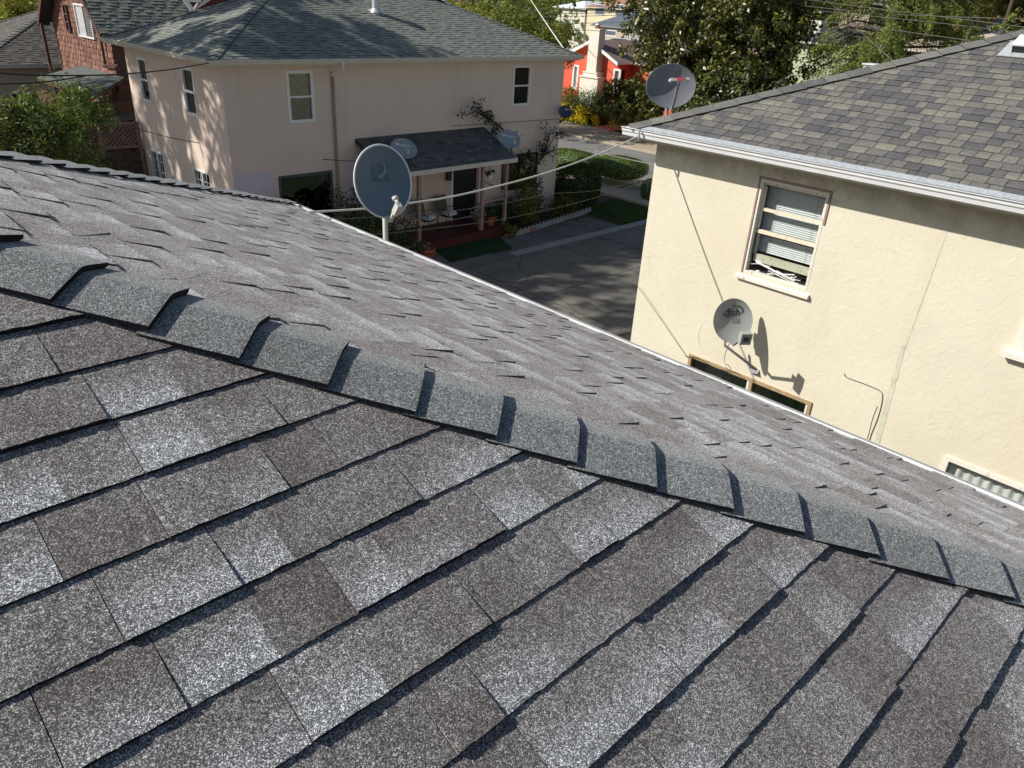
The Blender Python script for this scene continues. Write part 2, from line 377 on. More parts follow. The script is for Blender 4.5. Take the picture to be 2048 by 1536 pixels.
# ------------------------------------------------------------------ shingle roofs
def shingles(mb, P0, U, Vd, L, k0, k1, vmax, mat, e=0.143, w=(0.11, 0.30), th=(0.0085, 0.0045), seed=1, seg=1, gap=.0012, edge=None):
    r = random.Random(seed); U = U.normalized(); Vd = Vd.normalized(); Nn = U.cross(Vd)
    if Nn.z < 0: Nn = -Nn
    n = int(vmax / e) + 1
    for i in range(n):
        v0 = i * e; v1 = min(v0 + e, vmax + .001)
        if v1 - v0 < .02: continue
        a0, b0 = k0 * v0, L - k1 * v0; a1, b1 = k0 * v1, L - k1 * v1
        if b0 - a0 < .02: break
        jr = r.uniform(-.0015, .0015); u = -r.random() * .3; hi = r.random() < .5; run = r.uniform(.9, 1.15); lim = r.uniform(.15, .5); gl = gap
        while u < b0:
            ww = r.uniform(*w); u2 = u + ww
            lo0, hi0 = max(u, a0), min(u2, b0); lo1, hi1 = max(u, a1), min(u2, b1)
            if hi0 - lo0 > .003:
                if hi1 < lo1: lo1 = hi1 = (lo0 + hi0) / 2 if not (u > a1 and u2 < b1) else lo1; lo1 = min(max(lo1, a1), b1); hi1 = lo1
                t = (th[0] if hi else th[1]) * run
                g = gap
                gr = gap if (lim - ww <= 0 or seg == 1 or r.random() < .22) else 0.0
                base = [P0 + U * (lo0 + gl) + Vd * v0, P0 + U * (hi0 - gr) + Vd * v0, P0 + U * (hi1 - gr) + Vd * v1, P0 + U * (lo1 + gl) + Vd * v1]
                gl = gr
                tl = tr = t
                jit = jr
                top = [base[0] + Nn * tl - Vd * jit, base[1] + Nn * tr - Vd * jit, base[2] + Nn * .0012 + Vd * .006, base[3] + Nn * .0012 + Vd * .006]
                col = (r.random(), r.random(), r.random())
                dk = (0.0, 0.0, col[2])
                if seg == 1:
                    mb.face(top, mat, col, [(lo0, 0), (hi0, 0), (hi1, 1), (lo1, 1)])
                    mb.face([base[0] - Nn * .001, base[1] - Nn * .001, top[1], top[0]], edge or mat, dk)
                else:
                    ns = max(2, int((hi0 - lo0) / .012)); fr = [top[0]]; 
                    for q in range(1, ns):
                        fr.append(top[0].lerp(top[1], q / ns) + Nn * r.gauss(0, .0009) + Vd * r.gauss(0, .0006))
                    fr.append(top[1])
                    mb.face(fr + [top[2], top[3]], mat, col, [(lo0, 0)] * (ns + 1) + [(hi1, 1), (lo1, 1)])
                    for q in range(ns):
                        c0 = base[0].lerp(base[1], q / ns) - Nn * .001; c1 = base[0].lerp(base[1], (q + 1) / ns) - Nn * .001
                        mb.face([c0, c1, fr[q + 1], fr[q]], edge or mat, dk)
                mb.face([base[0], top[0], top[3], base[3]], mat, dk)
                mb.face([base[1], base[2], top[2], top[1]], mat, dk)
            u = u2
            lim -= ww
            if lim <= 0: hi = not hi; run = r.uniform(.88, 1.15); jr = r.uniform(-.002, .002); lim = r.uniform(.08, .30)

def deck(mb, pts, mat):
    """closed slab under the shingles"""
    dn = V(0, 0, -.05)
    mb.face([p - V(0, 0, .004) for p in pts], mat); mb.face([p + dn for p in pts][::-1], mat)
    for i in range(len(pts)):
        a, b = pts[i], pts[(i + 1) % len(pts)]
        mb.face([a - V(0, 0, .004), a + dn, b + dn, b - V(0, 0, .004)], mat)

def hip_caps(mb, low, high, slope, sides, mat, w=.135, e=.195, t=.016, r=.03, seed=3):
    """folded cap pieces lapped up a hip; sides = the two down-slope horizontal unit vectors"""
    R = random.Random(seed); d = (low - high).normalized(); L = (low - high).length
    pa, pb = [], []
    out = []
    for h in sides:
        nn = V(h.x * slope, h.y * slope, 1).normalized()      # that face's normal
        q = nn.cross(d); q.normalize()
        if q.dot(h) < 0: q = -q
        out.append((q, nn))
    (qa, na), (qb, nb) = out
    up = (na + nb).normalized()
    hx = (qb - qa).normalized(); ca = qb.dot(hx); cs = -qb.dot(up)
    nseg = 10; i = 0; s0 = -0.02
    while s0 < L:
        lo_s = s0; hi_s = s0 + e + .02
        tt = t * R.uniform(.9, 1.25); ww = w * R.uniform(.97, 1.03); yaw = R.uniform(-.006, .006)
        col = (R.uniform(0, 1), R.uniform(0, .8), R.random())
        rows = []
        for (sv, lift) in ((lo_s, tt), (lo_s + .012, tt), (hi_s, .003)):
            row = []
            for k in range(nseg + 1):
                x = -ww + 2 * ww * k / nseg
                dz = (math.sqrt(x * x + r * r) - r) * cs / ca
                flare = 0
                p = low - d * (sv + yaw * x / w) + hx * (x * ca) + up * (-dz * ca + lift + .004 + flare)
                row.append(p)
            rows.append(row)
        i0 = len(mb.v)
        for a in range(2):
            for k in range(nseg):
                va = (0, .08) if a == 0 else (.08, 1)
                mb.face([rows[a][k], rows[a][k + 1], rows[a + 1][k + 1], rows[a + 1][k]], mat, col, [(0, va[0]), (0, va[0]), (0, va[1]), (0, va[1])], True)
        low_row = [p - up * (tt * (.9 if abs(-1 + 2 * k / nseg) < .9 else .45)) for k, p in enumerate(rows[0])]; back = [p - up * (.004) for p in rows[2]]
        for k in range(nseg):
            mb.face([low_row[k], low_row[k + 1], rows[0][k + 1], rows[0][k]], 'asphalt_edge', (0, 0, 0), None)
            mb.face([low_row[k], back[k], back[k + 1], low_row[k + 1]], mat, (0, 0, 0), None)
        for k in (0, nseg): mb.face([low_row[k], rows[0][k], rows[2][k], back[k]], 'asphalt_edge', (0, 0, 0), None)
        s0 += e
def weld(o, smooth=True):
    return o

def hip_roof(root, x0, x1, y0, y1, ez, s, mat, capmat, name='roof', e=.143, w=(.11, .30), th=(.0085, .0045), caps=True, seed=1, faces='ABCD', cap_kw={}, seg=1, gap=.0012, edge=None):
    """hip roof, eave rectangle; A faces -Y, B faces +X, C faces +Y, D faces -X"""
    c = 1 / math.sqrt(1 + s * s); run = min(x1 - x0, y1 - y0) / 2; vm = run / c
    mb = MB(); Z = V(0, 0, 1)
    c00, c10, c11, c01 = V(x0, y0, ez), V(x1, y0, ez), V(x1, y1, ez), V(x0, y1, ez)
    if x1 - x0 >= y1 - y0: r0, r1 = V(x0 + run, y0 + run, ez + s * run), V(x1 - run, y0 + run, ez + s * run)
    else: r0, r1 = V(x0 + run, y0 + run, ez + s * run), V(x0 + run, y1 - run, ez + s * run)
    wide = x1 - x0 >= y1 - y0
    if wide: polys = dict(A=[c00, c10, r1, r0], B=[c10, c11, r1], C=[c11, c01, r0, r1], D=[c01, c00, r0])
    else: polys = dict(A=[c00, c10, r0], B=[c10, c11, r1, r0], C=[c11, c01, r1], D=[c01, c00, r0, r1])
    spec = dict(A=(c00, V(1, 0, 0), V(0, 1, s), x1 - x0), B=(c10, V(0, 1, 0), V(-1, 0, s), y1 - y0),
                C=(c11, V(-1, 0, 0), V(0, -1, s), x1 - x0), D=(c01, V(0, -1, 0), V(1, 0, s), y1 - y0))
    for k, p in polys.items():
        deck(mb, p, mat)
        if k in faces: 
            P0, U, Vd, L = spec[k]; shingles(mb, P0, U, Vd, L, c, c, vm, mat, e, w, th, seed + ord(k), seg, gap, edge)
    ro = mb.build(name, None); under(ro, root)
    if caps:
        hips = [(c00, r0, 'AD'), (c10, r1 if wide else r0, 'AB'), (c11, r1, 'BC'), (c01, r0 if wide else r1, 'CD')]
        dirs = dict(A=V(0, -1, 0), B=V(1, 0, 0), C=V(0, 1, 0), D=V(-1, 0, 0))
        for (lo, hi, fc) in hips:
            m2 = MB(); hip_caps(m2, lo + V(0, 0, .004), hi, s, (dirs[fc[0]], dirs[fc[1]]), capmat, seed=seed + ord(fc[0]), **cap_kw)
            o = m2.build('hip_cap'); o.parent = ro
        if (r1 - r0).length > .1:
            m2 = MB(); ks = dict(t=.016); ks.update(cap_kw)
            hip_caps(m2, r0 if wide else r0, r1, s, (dirs['A'], dirs['C']) if wide else (dirs['B'], dirs['D']), capmat, seed=seed + 9, **ks)
            o = m2.build('ridge_cap'); o.parent = ro
    return ro

def gutter(root, a, b, out, mat='white_metal', sz=.11, debris=False, name='gutter'):
    """K-style gutter along a-b (a, b: roof edge line), out = outward horizontal unit vector"""
    a = Vector(a); b = Vector(b); Z = V(0, 0, 1); d = (b - a); L = d.length; d.normalize(); t = .004
    prof = [(0, -.005), (0, -sz), (sz * .6, -sz), (sz * .68, -sz * .62), (sz * .82, -sz * .45), (sz * .84, -sz * .12), (sz, -sz * .08), (sz, .0), (sz * .9, .0)]
    mb = MB()
    inner = [(x + (t if i < 2 else -t), z + (t if 0 < i < 3 else 0)) for i, (x, z) in enumerate(prof)]
    for seq, flip in ((prof, 0), (inner, 1)):
        for (p, q) in zip(seq[:-1], seq[1:]):
            P = [a + out * p[0] + Z * p[1], b + out * p[0] + Z * p[1], b + out * q[0] + Z * q[1], a + out * q[0] + Z * q[1]]
            mb.face(P, mat)
    for end in (a, b):
        mb.face([end + out * p[0] + Z * p[1] for p in prof], mat)
    o = mb.build(name); under(o, root); return o

def wall_holes(mb, O, U, Nn, u0, u1, z0, z1, holes, mat, rev=.10, room=.5, revmat=None):
    """wall skin with openings and reveals; a dark room pocket behind each opening. O at ground, U horizontal, Nn outward"""
    us = sorted({u0, u1, *[h[0] for h in holes], *[h[1] for h in holes]}); zs = sorted({z0, z1, *[h[2] for h in holes], *[h[3] for h in holes]})
    Z = V(0, 0, 1)
    P = lambda u, z, n=0: Vector((O.x, O.y, 0)) + U * u + Z * z + Nn * n
    for i in range(len(us) - 1):
        for j in range(len(zs) - 1):
            cu, cz = (us[i] + us[i + 1]) / 2, (zs[j] + zs[j + 1]) / 2
            if any(h[0] < cu < h[1] and h[2] < cz < h[3] for h in holes): continue
            mb.face([P(us[i], zs[j]), P(us[i + 1], zs[j]), P(us[i + 1], zs[j + 1]), P(us[i], zs[j + 1])], mat)
    for (a, b, c, d) in holes:
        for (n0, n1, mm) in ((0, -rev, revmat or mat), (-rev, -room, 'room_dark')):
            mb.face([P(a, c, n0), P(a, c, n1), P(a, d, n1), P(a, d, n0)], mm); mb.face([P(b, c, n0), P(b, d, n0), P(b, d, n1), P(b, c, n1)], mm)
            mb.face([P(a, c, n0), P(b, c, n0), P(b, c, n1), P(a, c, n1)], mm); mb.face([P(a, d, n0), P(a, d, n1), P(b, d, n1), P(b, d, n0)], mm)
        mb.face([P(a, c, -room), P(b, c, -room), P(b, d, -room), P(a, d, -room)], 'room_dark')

def window(root, O, U, Nn, hole, frame='white_paint', fw=.06, rails=(.5,), mull=(), curtain=None, muntins=None, proud=.02, sill=False, glassm='glass', label=None, casing=0, pn=-.040):
    a, b, c, d = hole; Z = V(0, 0, 1); O = Vector((O.x, O.y, 0))
    mb = MB(); ob = lambda u, z, n, m: mb.obox(O, U, Z, Nn, u, z, n, m)
    n = (-.06, proud)
    k = casing
    ob((a - k, a + fw), (c - k, d + k), n, frame); ob((b - fw, b + k), (c - k, d + k), n, frame)
    ob((a + fw, b - fw), (c - k, c + fw), n, frame); ob((a + fw, b - fw), (d - fw, d + k), n, frame)
    for rr in rails:
        z = c + (d - c) * rr; ob((a + fw, b - fw), (z - .025, z + .025), (-.055, proud - .008), frame)
    for mm in mull:
        u = a + (b - a) * mm; ob((u - .025, u + .025), (c + fw, d - fw), (-.052, proud - .006), frame)
    if muntins:
        nu, nz, ww = muntins
        for i in range(1, nu):
            u = a + (b - a) * i / nu; ob((u - ww, u + ww), (c + fw, d - fw), (-.046, -.022), frame)
        for j in range(1, nz):
            z = c + (d - c) * j / nz; ob((a + fw, b - fw), (z - ww, z + ww), (-.045, -.023), frame)
    w = mb.build('window'); under(w, root)
    if label: w['label'] = label
    mb = MB(); mb.obox(O, U, Z, Nn, (a + fw - .004, b - fw + .004), (c + fw - .004, d - fw + .004), (pn, pn + .006), glassm); g = mb.build('pane'); g.parent = w
    if curtain:
        kind, m = curtain; mb = MB()
        if kind == 'full' or kind == 'half':
            z0 = c + .03 if kind == 'full' else c + (d - c) * .45
            n_ = 44; P = []
            for zz in (z0, d - .02):
                P.append([O + U * (a + .02 + (b - a - .04) * i / n_) + Z * zz + Nn * (-.085 + .022 * math.sin(i * 1.35) + .01 * math.sin(i * .47)) for i in range(n_ + 1)])
            mb.grid(P, m)
        if kind == 'swag':
            n_ = 40; P = []
            for j in range(6):
                row = []
                for i in range(n_ + 1):
                    x = i / n_; drop = (.30 - .16 * x + .10 * abs(math.sin(x * 7)) if (b - a) > 1.2 else .50 - .03 * math.sin(x * 9)) + .02 * math.sin(x * 31)
                    row.append(O + U * (a + .05 + (b - a - .1) * x) + Z * (d - .05 - drop * (d - c) * j / 5) + Nn * (-.10 + (.03 * math.sin(x * 26 + j * .5 * math.sin(x * 4)))))
                P.append(row)
            mb.grid(P, m)
        cu = mb.build('curtain'); cu.parent = w  # straw drape in the pink upper window imitates a reflection
    if sill:
        mb = MB(); mb.obox(O, U, Z, Nn, (a - .08 - k, b + .08 + k), (c - k - .06, c - k - .002), (-.02, .09), frame); s_ = mb.build('sill'); s_.parent = w
    return w

# ------------------------------------------------------------------ text
def text_mesh(s, size, M4, mat, parent, name='lettering', extrude=.0006, shear=0, conform=None, bold=0, sx=1):
    cu = bpy.data.curves.new(name, 'FONT'); cu.body = s; cu.size = size; cu.extrude = extrude; cu.align_x = 'CENTER'; cu.align_y = 'CENTER'
    cu.shear = shear; cu.offset = bold; cu.resolution_u = 3
    o = bpy.data.objects.new(name, cu); COL.objects.link(o)
    dg = bpy.context.evaluated_depsgraph_get(); me = bpy.data.meshes.new_from_object(o.evaluated_get(dg))
    bpy.data.objects.remove(o)
    for v in me.vertices:
        p = v.co; p.x *= sx
        q = conform(p) if conform else p
        v.co = M4 @ q
    me.materials.clear(); me.materials.append(MT[mat]); me.name = name
    o2 = bpy.data.objects.new(name, me); COL.objects.link(o2); o2.parent = parent
    return o2

# ------------------------------------------------------------------ dishes
def frame_of(n, roll=0.0):
    n = n.normalized(); x = V(0, 0, 1).cross(n).normalized(); y = n.cross(x)
    c, s_ = math.cos(roll), math.sin(roll)
    return (x * c + y * s_), (y * c - x * s_), n
def dish(C, n, w, h, mast_pts, label, cat='satellite dish', mat='dish_grey', roll=0.0, depth=.07, lnb='box', arm_down=.62, focus=.75, logo=None, group=None, rim=None, backmat='metal_grey', mast_r=.022, base=None, lnb_back=.0):
    X, Y, Nn = frame_of(n, roll)
    M4 = Matrix((( X.x, Y.x, Nn.x, C.x), (X.y, Y.y, Nn.y, C.y), (X.z, Y.z, Nn.z, C.z), (0, 0, 0, 1)))
    base = base or Vector(mast_pts[-1])
    root = thing('satellite_dish', base, label, cat, group)
    mb = MB(); rings = 9; seg = 56; th = .006
    def surf(r, t, off=0): return M4 @ V(w / 2 * r * math.cos(t), h / 2 * r * math.sin(t), depth * (r * r - 1) + off)
    front = [[surf(.001 + .999 * i / rings, 2 * math.pi * k / seg) for k in range(seg)] for i in range(rings + 1)]
    mb.grid(front, mat, close_v=True)
    backs = [[surf(.001 + .999 * i / rings, 2 * math.pi * k / seg, -th) for k in range(seg)] for i in range(rings + 1)]
    mb.grid(backs[::-1], backmat, close_v=True)
    # rolled rim
    rm = rim or mat
    R = []
    for k in range(seg):
        t = 2 * math.pi * k / seg; c = surf(1, t, -th / 2); o = (M4 @ V(w / 2 * math.cos(t), h / 2 * math.sin(t), 0) - Vector(C)).normalized()
        rr = .009 if rim else .005
        R.append([c + (o * math.cos(q) + Nn * math.sin(q)) * rr for q in [2 * math.pi * j / 8 for j in range(8)]])
    mb.grid(R, rm, close_u=True, close_v=True)
    ref = mb.build('reflector'); under(ref, root)
    def conf(p): 
        return V(p.x, p.y, p.z + depth * ((p.x / (w / 2)) ** 2 + (p.y / (h / 2)) ** 2 - 1) + .004)
    if logo: logo(ref, M4, conf, w, h)
    # arm from lower edge out to the feed
    bot = M4 @ V(0, -h / 2 * .97, -.012); feed = M4 @ V(0, -h / 2 * arm_down, focus * w)
    elbow = M4 @ V(0, -h / 2 * 1.12, .05)
    mb = MB(); mb.bar(bot, elbow, .035, .02, backmat); mb.bar(elbow - (feed - elbow).normalized() * .0, feed, .032, .022, backmat, up=Nn); under(mb.build('arm'), root)
    mb = MB(); dirn = (M4 @ V(0, 0, 0) - feed).normalized(); sx = X; sy = dirn.cross(sx).normalized()
    if lnb == 'round':
        bm = 'plastic_beige'
        mb.obox(feed, sx, sy, dirn, (-.024, .024), (-.055, .06), (-.05, .008), bm)
        mb.tube([feed + sy * -.045 + dirn * 0.0, feed + sy * -.045 + dirn * .045], .016, bm, 14)
        mb.tube([feed + sy * -.045 + dirn * .045, feed + sy * -.045 + dirn * .07], [.027, .03], bm, 16)
    elif lnb == 'box':
        bm = 'dish_pale'
        mb.obox(feed, sx, sy, dirn, (-.068, .068), (-.075, .075), (-.085, .0), bm); mb.obox(feed, sx, sy, dirn, (-.035, .035), (-.03, .03), (-.089, -.0855), 'logo_dark')
        for q in (-.026, .026): mb.tube([feed + sx * q, feed + sx * q + dirn * .045], .021, bm, 12)
    else:
        bm = 'plastic_beige'
        mb.bar(feed - sx * .13, feed + sx * .13, .03, .045, bm, up=dirn)
        for q in (-.11, 0, .11): mb.tube([feed + sx * q, feed + sx * q + dirn * .06], .027, bm, 12)
        mb.obox(feed, sx, sy, dirn, (-.055, .055), (-.02, .02), (-.034, -.026), 'label_red')
    under(mb.build('feed_horn'), root)
    # bracket on the back and mast
    mb = MB(); bc = M4 @ V(0, -.02, -depth - .03)
    mb.obox(bc, X, Y, Nn, (-.06, .06), (-.09, .09), (-.03, .02), backmat); mb.tube([bc - X * .07 - Nn * .02, bc + X * .07 - Nn * .02], .018, backmat, 10)
    under(mb.build('bracket'), root)
    mb = MB(); mb.tube(mast_pts, mast_r, backmat if mast_r < .03 else 'plastic_beige', 14)
    e = Vector(mast_pts[-1]); d_ = (e - Vector(mast_pts[-2])).normalized()
    bx = d_.cross(V(0, 1, 0)); bx = bx.normalized() if bx.length > .1 else V(1, 0, 0); by = d_.cross(bx)
    mb.obox(e, bx, by, d_, (-.06, .06), (-.06, .06), (-.008, .0), backmat)
    under(mb.build('mast'), root)
    return root

def cable(pts, r, mat, label, sag_smooth=True, name='cable', cat='cable', group=None):
    """Catmull-Rom tube through the points"""
    P = [Vector(p) for p in pts]; Q = [P[0] * 2 - P[1]] + P + [P[-1] * 2 - P[-2]]; out = []
    for i in range(1, len(Q) - 2):
        for k in range(12):
            t = k / 12; a, b, c, d = Q[i - 1:i + 3]
            out.append(0.5 * ((2 * b) + (c - a) * t + (2 * a - 5 * b + 4 * c - d) * t * t + (3 * b - a - 3 * c + d) * t ** 3))
    out.append(P[-1])
    mb = MB(); mb.tube(out, r, mat, 8); o = mb.build(name); tag(o, label, cat, group)
    return o
def span(a, b, sag, n=14):
    a, b = Vector(a), Vector(b)
    return [a.lerp(b, i / n) - V(0, 0, sag * 4 * (i / n) * (1 - i / n)) for i in range(n + 1)]

# ------------------------------------------------------------------ foliage
def leaf_mesh(name, pts, nrm, size, mats, parent=None, aspect=.45, seed=0, keep=0.35, share=None, droop=0):
    """many leaf-sized faces; pts, nrm (n,3) arrays"""
    g = np.random.default_rng(seed); n = len(pts)
    rnd = g.normal(size=(n, 3)); nn = nrm * (1 - keep) + rnd * keep; nn /= np.linalg.norm(nn, axis=1)[:, None] + 1e-9
    t = g.normal(size=(n, 3)); t[:, 2] -= droop
    t -= (t * nn).sum(1)[:, None] * nn; t /= np.linalg.norm(t, axis=1)[:, None] + 1e-9
    b = np.cross(nn, t); s = size * g.uniform(.6, 1.3, (n, 1))
    a0 = pts - t * s * .5; m0 = pts + b * s * aspect * .5 + nn * s * .06; a1 = pts + t * s * .5 - nn * s * .05; m1 = pts - b * s * aspect * .5 + nn * s * .06
    v = np.stack([a0, m0, a1, m1], 1).reshape(-1, 3).astype(np.float32)
    me = bpy.data.meshes.new(name); me.vertices.add(4 * n); me.vertices.foreach_set('co', v.ravel())
    me.loops.add(4 * n); me.loops.foreach_set('vertex_index', np.arange(4 * n, dtype=np.int32))
    me.polygons.add(n); me.polygons.foreach_set('loop_start', np.arange(0, 4 * n, 4, dtype=np.int32)); me.polygons.foreach_set('loop_total', np.full(n, 4, dtype=np.int32))
    for m in mats: me.materials.append(MT[m])
    if len(mats) > 1:
        sh = share or [1 / len(mats)] * len(mats); me.polygons.foreach_set('material_index', g.choice(len(mats), n, p=sh).astype(np.int32))
    ca = me.color_attributes.new('cell', 'FLOAT_COLOR', 'CORNER')
    cc = np.repeat(np.c_[g.random((n, 3)) ** 1.5, np.ones(n)].astype(np.float32), 4, axis=0); ca.data.foreach_set('color', cc.ravel())
    me.update(calc_edges=True)
    o = bpy.data.objects.new(name, me); COL.objects.link(o)
    if parent is not None: under(o, parent)
    return o
def blob_points(C, R, nclump, per, clump_r, seed, shell=.75, flat=1.0, zmin=None):
    g = np.random.default_rng(seed); C = np.array(C, float); R = np.array(R, float)
    d = g.normal(size=(nclump, 3)); d /= np.linalg.norm(d, axis=1)[:, None]
    rad = shell + (1 - shell) * g.random((nclump, 1)) ** .7; rad[g.random(nclump) < .2] *= .6
    lump = 1 + .22 * np.sin(3 * d[:, :1] * 2 + seed) * np.cos(2.5 * d[:, 1:2] * 2 + seed * 2) + .12 * g.normal(size=(nclump, 1))
    cc = C + d * R * rad * lump
    idx = np.repeat(np.arange(nclump), per); m = len(idx)
    e = g.normal(size=(m, 3)); e /= np.linalg.norm(e, axis=1)[:, None]; cr = clump_r * g.uniform(.6, 1.35, nclump)[idx][:, None]
    p = cc[idx] + e * cr * (g.random((m, 1)) ** .4) * np.array([1, 1, flat])
    nr = e * .6 + d[idx] * .5 + np.array([0, 0, .25])
    if zmin is not None: k = p[:, 2] > zmin; p, nr = p[k], nr[k]
    return p, nr
def tree(C, R, label, cat, mats, nclump, per, clump_r, leaf, seed, base=None, trunk_r=.22, aspect=.45, shell=.7, flat=1.0, droop=0, name='tree', group=None, share=None, keep=.35, zground=0, limbs=6):
    C = Vector(C); base = Vector(base) if base else V(C.x, C.y, zground)
    root = thing(name, base, label, cat, group); r = random.Random(seed)
    mb = MB(); top = C + V(0, 0, R[2] * .3)
    trunk = [base.lerp(top, t) + V(r.uniform(-.1, .1), r.uniform(-.1, .1), 0) * (t * 3) for t in (0, .25, .5, .75, 1)]
    mb.tube(trunk, [trunk_r * 1.25, trunk_r, trunk_r * .8, trunk_r * .55, trunk_r * .2], 'bark', 10)
    for i in range(limbs):
        a = r.uniform(0, 6.28); st = trunk[1].lerp(trunk[3], r.random()); en = C + V(math.cos(a) * R[0] * .7, math.sin(a) * R[1] * .7, r.uniform(-.3, .5) * R[2])
        mid = st.lerp(en, .5) + V(0, 0, .1 * R[2])
        mb.tube([st, mid, en], [trunk_r * .45, trunk_r * .28, trunk_r * .08], 'bark', 7)
    under(mb.build('trunk'), root)
    p, nr = blob_points(C, R, nclump, per, clump_r, seed, shell, flat, zmin=base.z + .05)
    leaf_mesh('crown', p, nr, leaf, mats, root, aspect, seed, keep, share, droop)
    return root
def shrub(C, R, label, cat, mats, n, leaf, seed, name='shrub', group=None, share=None, clump=.3, aspect=.5, zmin=0.02, trim=None, keep=.35):
    C = Vector(C); base = V(C.x, C.y, max(0, C.z - R[2])); root = thing(name, base, label, cat, group); r = random.Random(seed)
    mb = MB()
    for i in range(5):
        a = r.uniform(0, 6.28); en = C + V(math.cos(a) * R[0] * .5, math.sin(a) * R[1] * .5, R[2] * r.uniform(-.2, .4))
        mb.tube([base + V(r.uniform(-.05, .05), r.uniform(-.05, .05), 0), base.lerp(en, .5) + V(0, 0, .05), en], [.03, .022, .01], 'bark', 6)
    under(mb.build('stem'), root)
    if trim:
        g = np.random.default_rng(seed); d = g.normal(size=(n, 3)); sup = (np.abs(d) ** trim).sum(1) ** (1 / trim); d /= sup[:, None]
        rad = 1 - .12 * g.random((n, 1)) + .02 * np.sin(d[:, :1] * 9); p = np.array(C) + d * rad * np.array(R); nr = d * .8 + g.normal(size=(n, 3)) * .25
        k = p[:, 2] > zmin; p, nr = p[k], nr[k]
    else:
        nc = max(8, n // 60); p, nr = blob_points(C, R, nc, 60, clump, seed, .55, 1, zmin)
    leaf_mesh('foliage', p, nr, leaf, mats, root, aspect, seed, keep, share)
    return root

# ================================================================== SETTING
def sheet(name, poly, z, mat):
    mb = MB(); mb.face([V(x, y, z) for x, y in poly], mat); o = mb.build(name); return struct(o)
def slab(name, x0, x1, y0, y1, z0, z1, mat):
    mb = MB(); mb.box((x0, y0, z0), (x1, y1, z1), mat); o = mb.build(name); return struct(o)
sheet('ground', [(-400, -300), (600, -300), (600, 700), (-400, 700)], 0, 'soil')
sheet('lawn', [(22.5, 16.9), (25.6, 16.9), (25.6, 19.6), (22.5, 19.6)], .012, 'grass')
sheet('driveway', [(-6, 7.2), (25.6, 7.2), (25.6, 16.42), (-6, 16.42)], .008, 'concrete')
slab('paved_strip', 16.55, 25.6, 16.44, 16.80, -.05, .03, 'concrete_pale')
sheet('path', [(9.5, 16.43), (22.3, 16.43), (22.3, 18.35), (9.5, 18.35)], .016, 'concrete')
sheet('turf_mat', [(14.35, 17.08), (16.0, 17.08), (16.0, 17.0), (16.95, 17.0), (17.6, 18.38), (14.75, 18.38)], .026, 'turf_green')
slab('near_sidewalk', 25.6, 29.2, -60, 150, -.05, .10, 'pavement')
sheet('road', [(29.2, -100), (35.7, -100), (35.7, 260), (29.2, 260)], .006, 'asphalt')
slab('far_sidewalk', 35.7, 39.3, -60, 200, -.05, .13, 'pavement')
sheet('back_lawn', [(39.3, -60), (46, -60), (46, 150), (39.3, 150)], .02, 'grass')
slab('brick_path', 39.3, 46, 31.2, 32.9, -.02, .10, 'brick_path')
# expansion joints of the driveway
mb = MB()
for x in (6.5, 10.5, 14.5, 18.5, 22.5): mb.box((x - .012, 7.2, .0085), (x + .012, 16.42, .0125), 'soil')
for y in (10.3, 13.4): mb.box((-6, y - .012, .0085), (25.6, y + .012, .0132), 'soil')
struct(mb.build('driveway_joints'))
# grass blades on the lawn
g = np.random.default_rng(5); n = 5000
p = np.c_[g.uniform(22.5, 25.5, n), g.uniform(16.95, 19.5, n), np.full(n, .035)]
o = leaf_mesh('grass', p, np.tile([0.3, 0.3, .4], (n, 1)), .07, ['leaf_green'], None, .3, 5, .6); tag(o, 'short green grass of the little lawn beside the drive', 'grass', kind='stuff')

# ================================================================== OWN HOUSE (roof in front)
SLP = .4167; EX = 3.59; EZ = H - 1.913
own = thing('house', (-3, 2.8, 0), 'nearest house with new mottled grey shingle roof filling the foreground', 'house')
ry0, ry1 = -1.38, 6.78
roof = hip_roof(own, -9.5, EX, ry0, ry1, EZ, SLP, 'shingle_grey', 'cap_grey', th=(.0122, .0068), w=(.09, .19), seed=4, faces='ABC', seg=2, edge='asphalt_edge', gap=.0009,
                cap_kw=dict(t=.018, w=.122, e=.1945, r=.011))
mb = MB()
for (O, U, Nn, L) in ((V(3.15, -.95, 0), V(0, 1, 0), V(1, 0, 0), ry1 - ry0 - .86), (V(3.15, 6.35, 0), V(-1, 0, 0), V(0, 1, 0), 12.2), (V(-9.05, -.95, 0), V(1, 0, 0), V(0, -1, 0), 12.2), (V(-9.05, 6.35, 0), V(0, -1, 0), V(-1, 0, 0), 7.3)):
    wall_holes(mb, O, U, Nn, 0, L, 0, EZ - .1, [], 'stucco_tan')
under(mb.build('wall'), own)
mb = MB()   # soffit and fascia
for (a, b) in (((3.15, ry0 + .02, EZ - .12), (EX - .02, ry1 - .02, EZ - .07)), ((-9.48, 6.35, EZ - .12), (3.14, ry1 - .02, EZ - .072)), ((-9.48, ry0 + .02, EZ - .12), (3.14, -.95, EZ - .074))): mb.box(a, b, 'white_paint')
under(mb.build('soffit'), own)
mb = MB()
mb.box((EX - .004, ry0, EZ - .07), (EX + .002, ry1, EZ - .002), 'white_metal'); mb.box((-9.5, ry1 - .004, EZ - .07), (EX - .006, ry1 + .002, EZ - .002), 'white_metal')
under(mb.build('drip_edge'), own)
gutter(own, (EX + .012, ry0, EZ - .024), (EX + .012, ry1 + .02, EZ - .024), V(1, 0, 0), 'white_metal', .10)
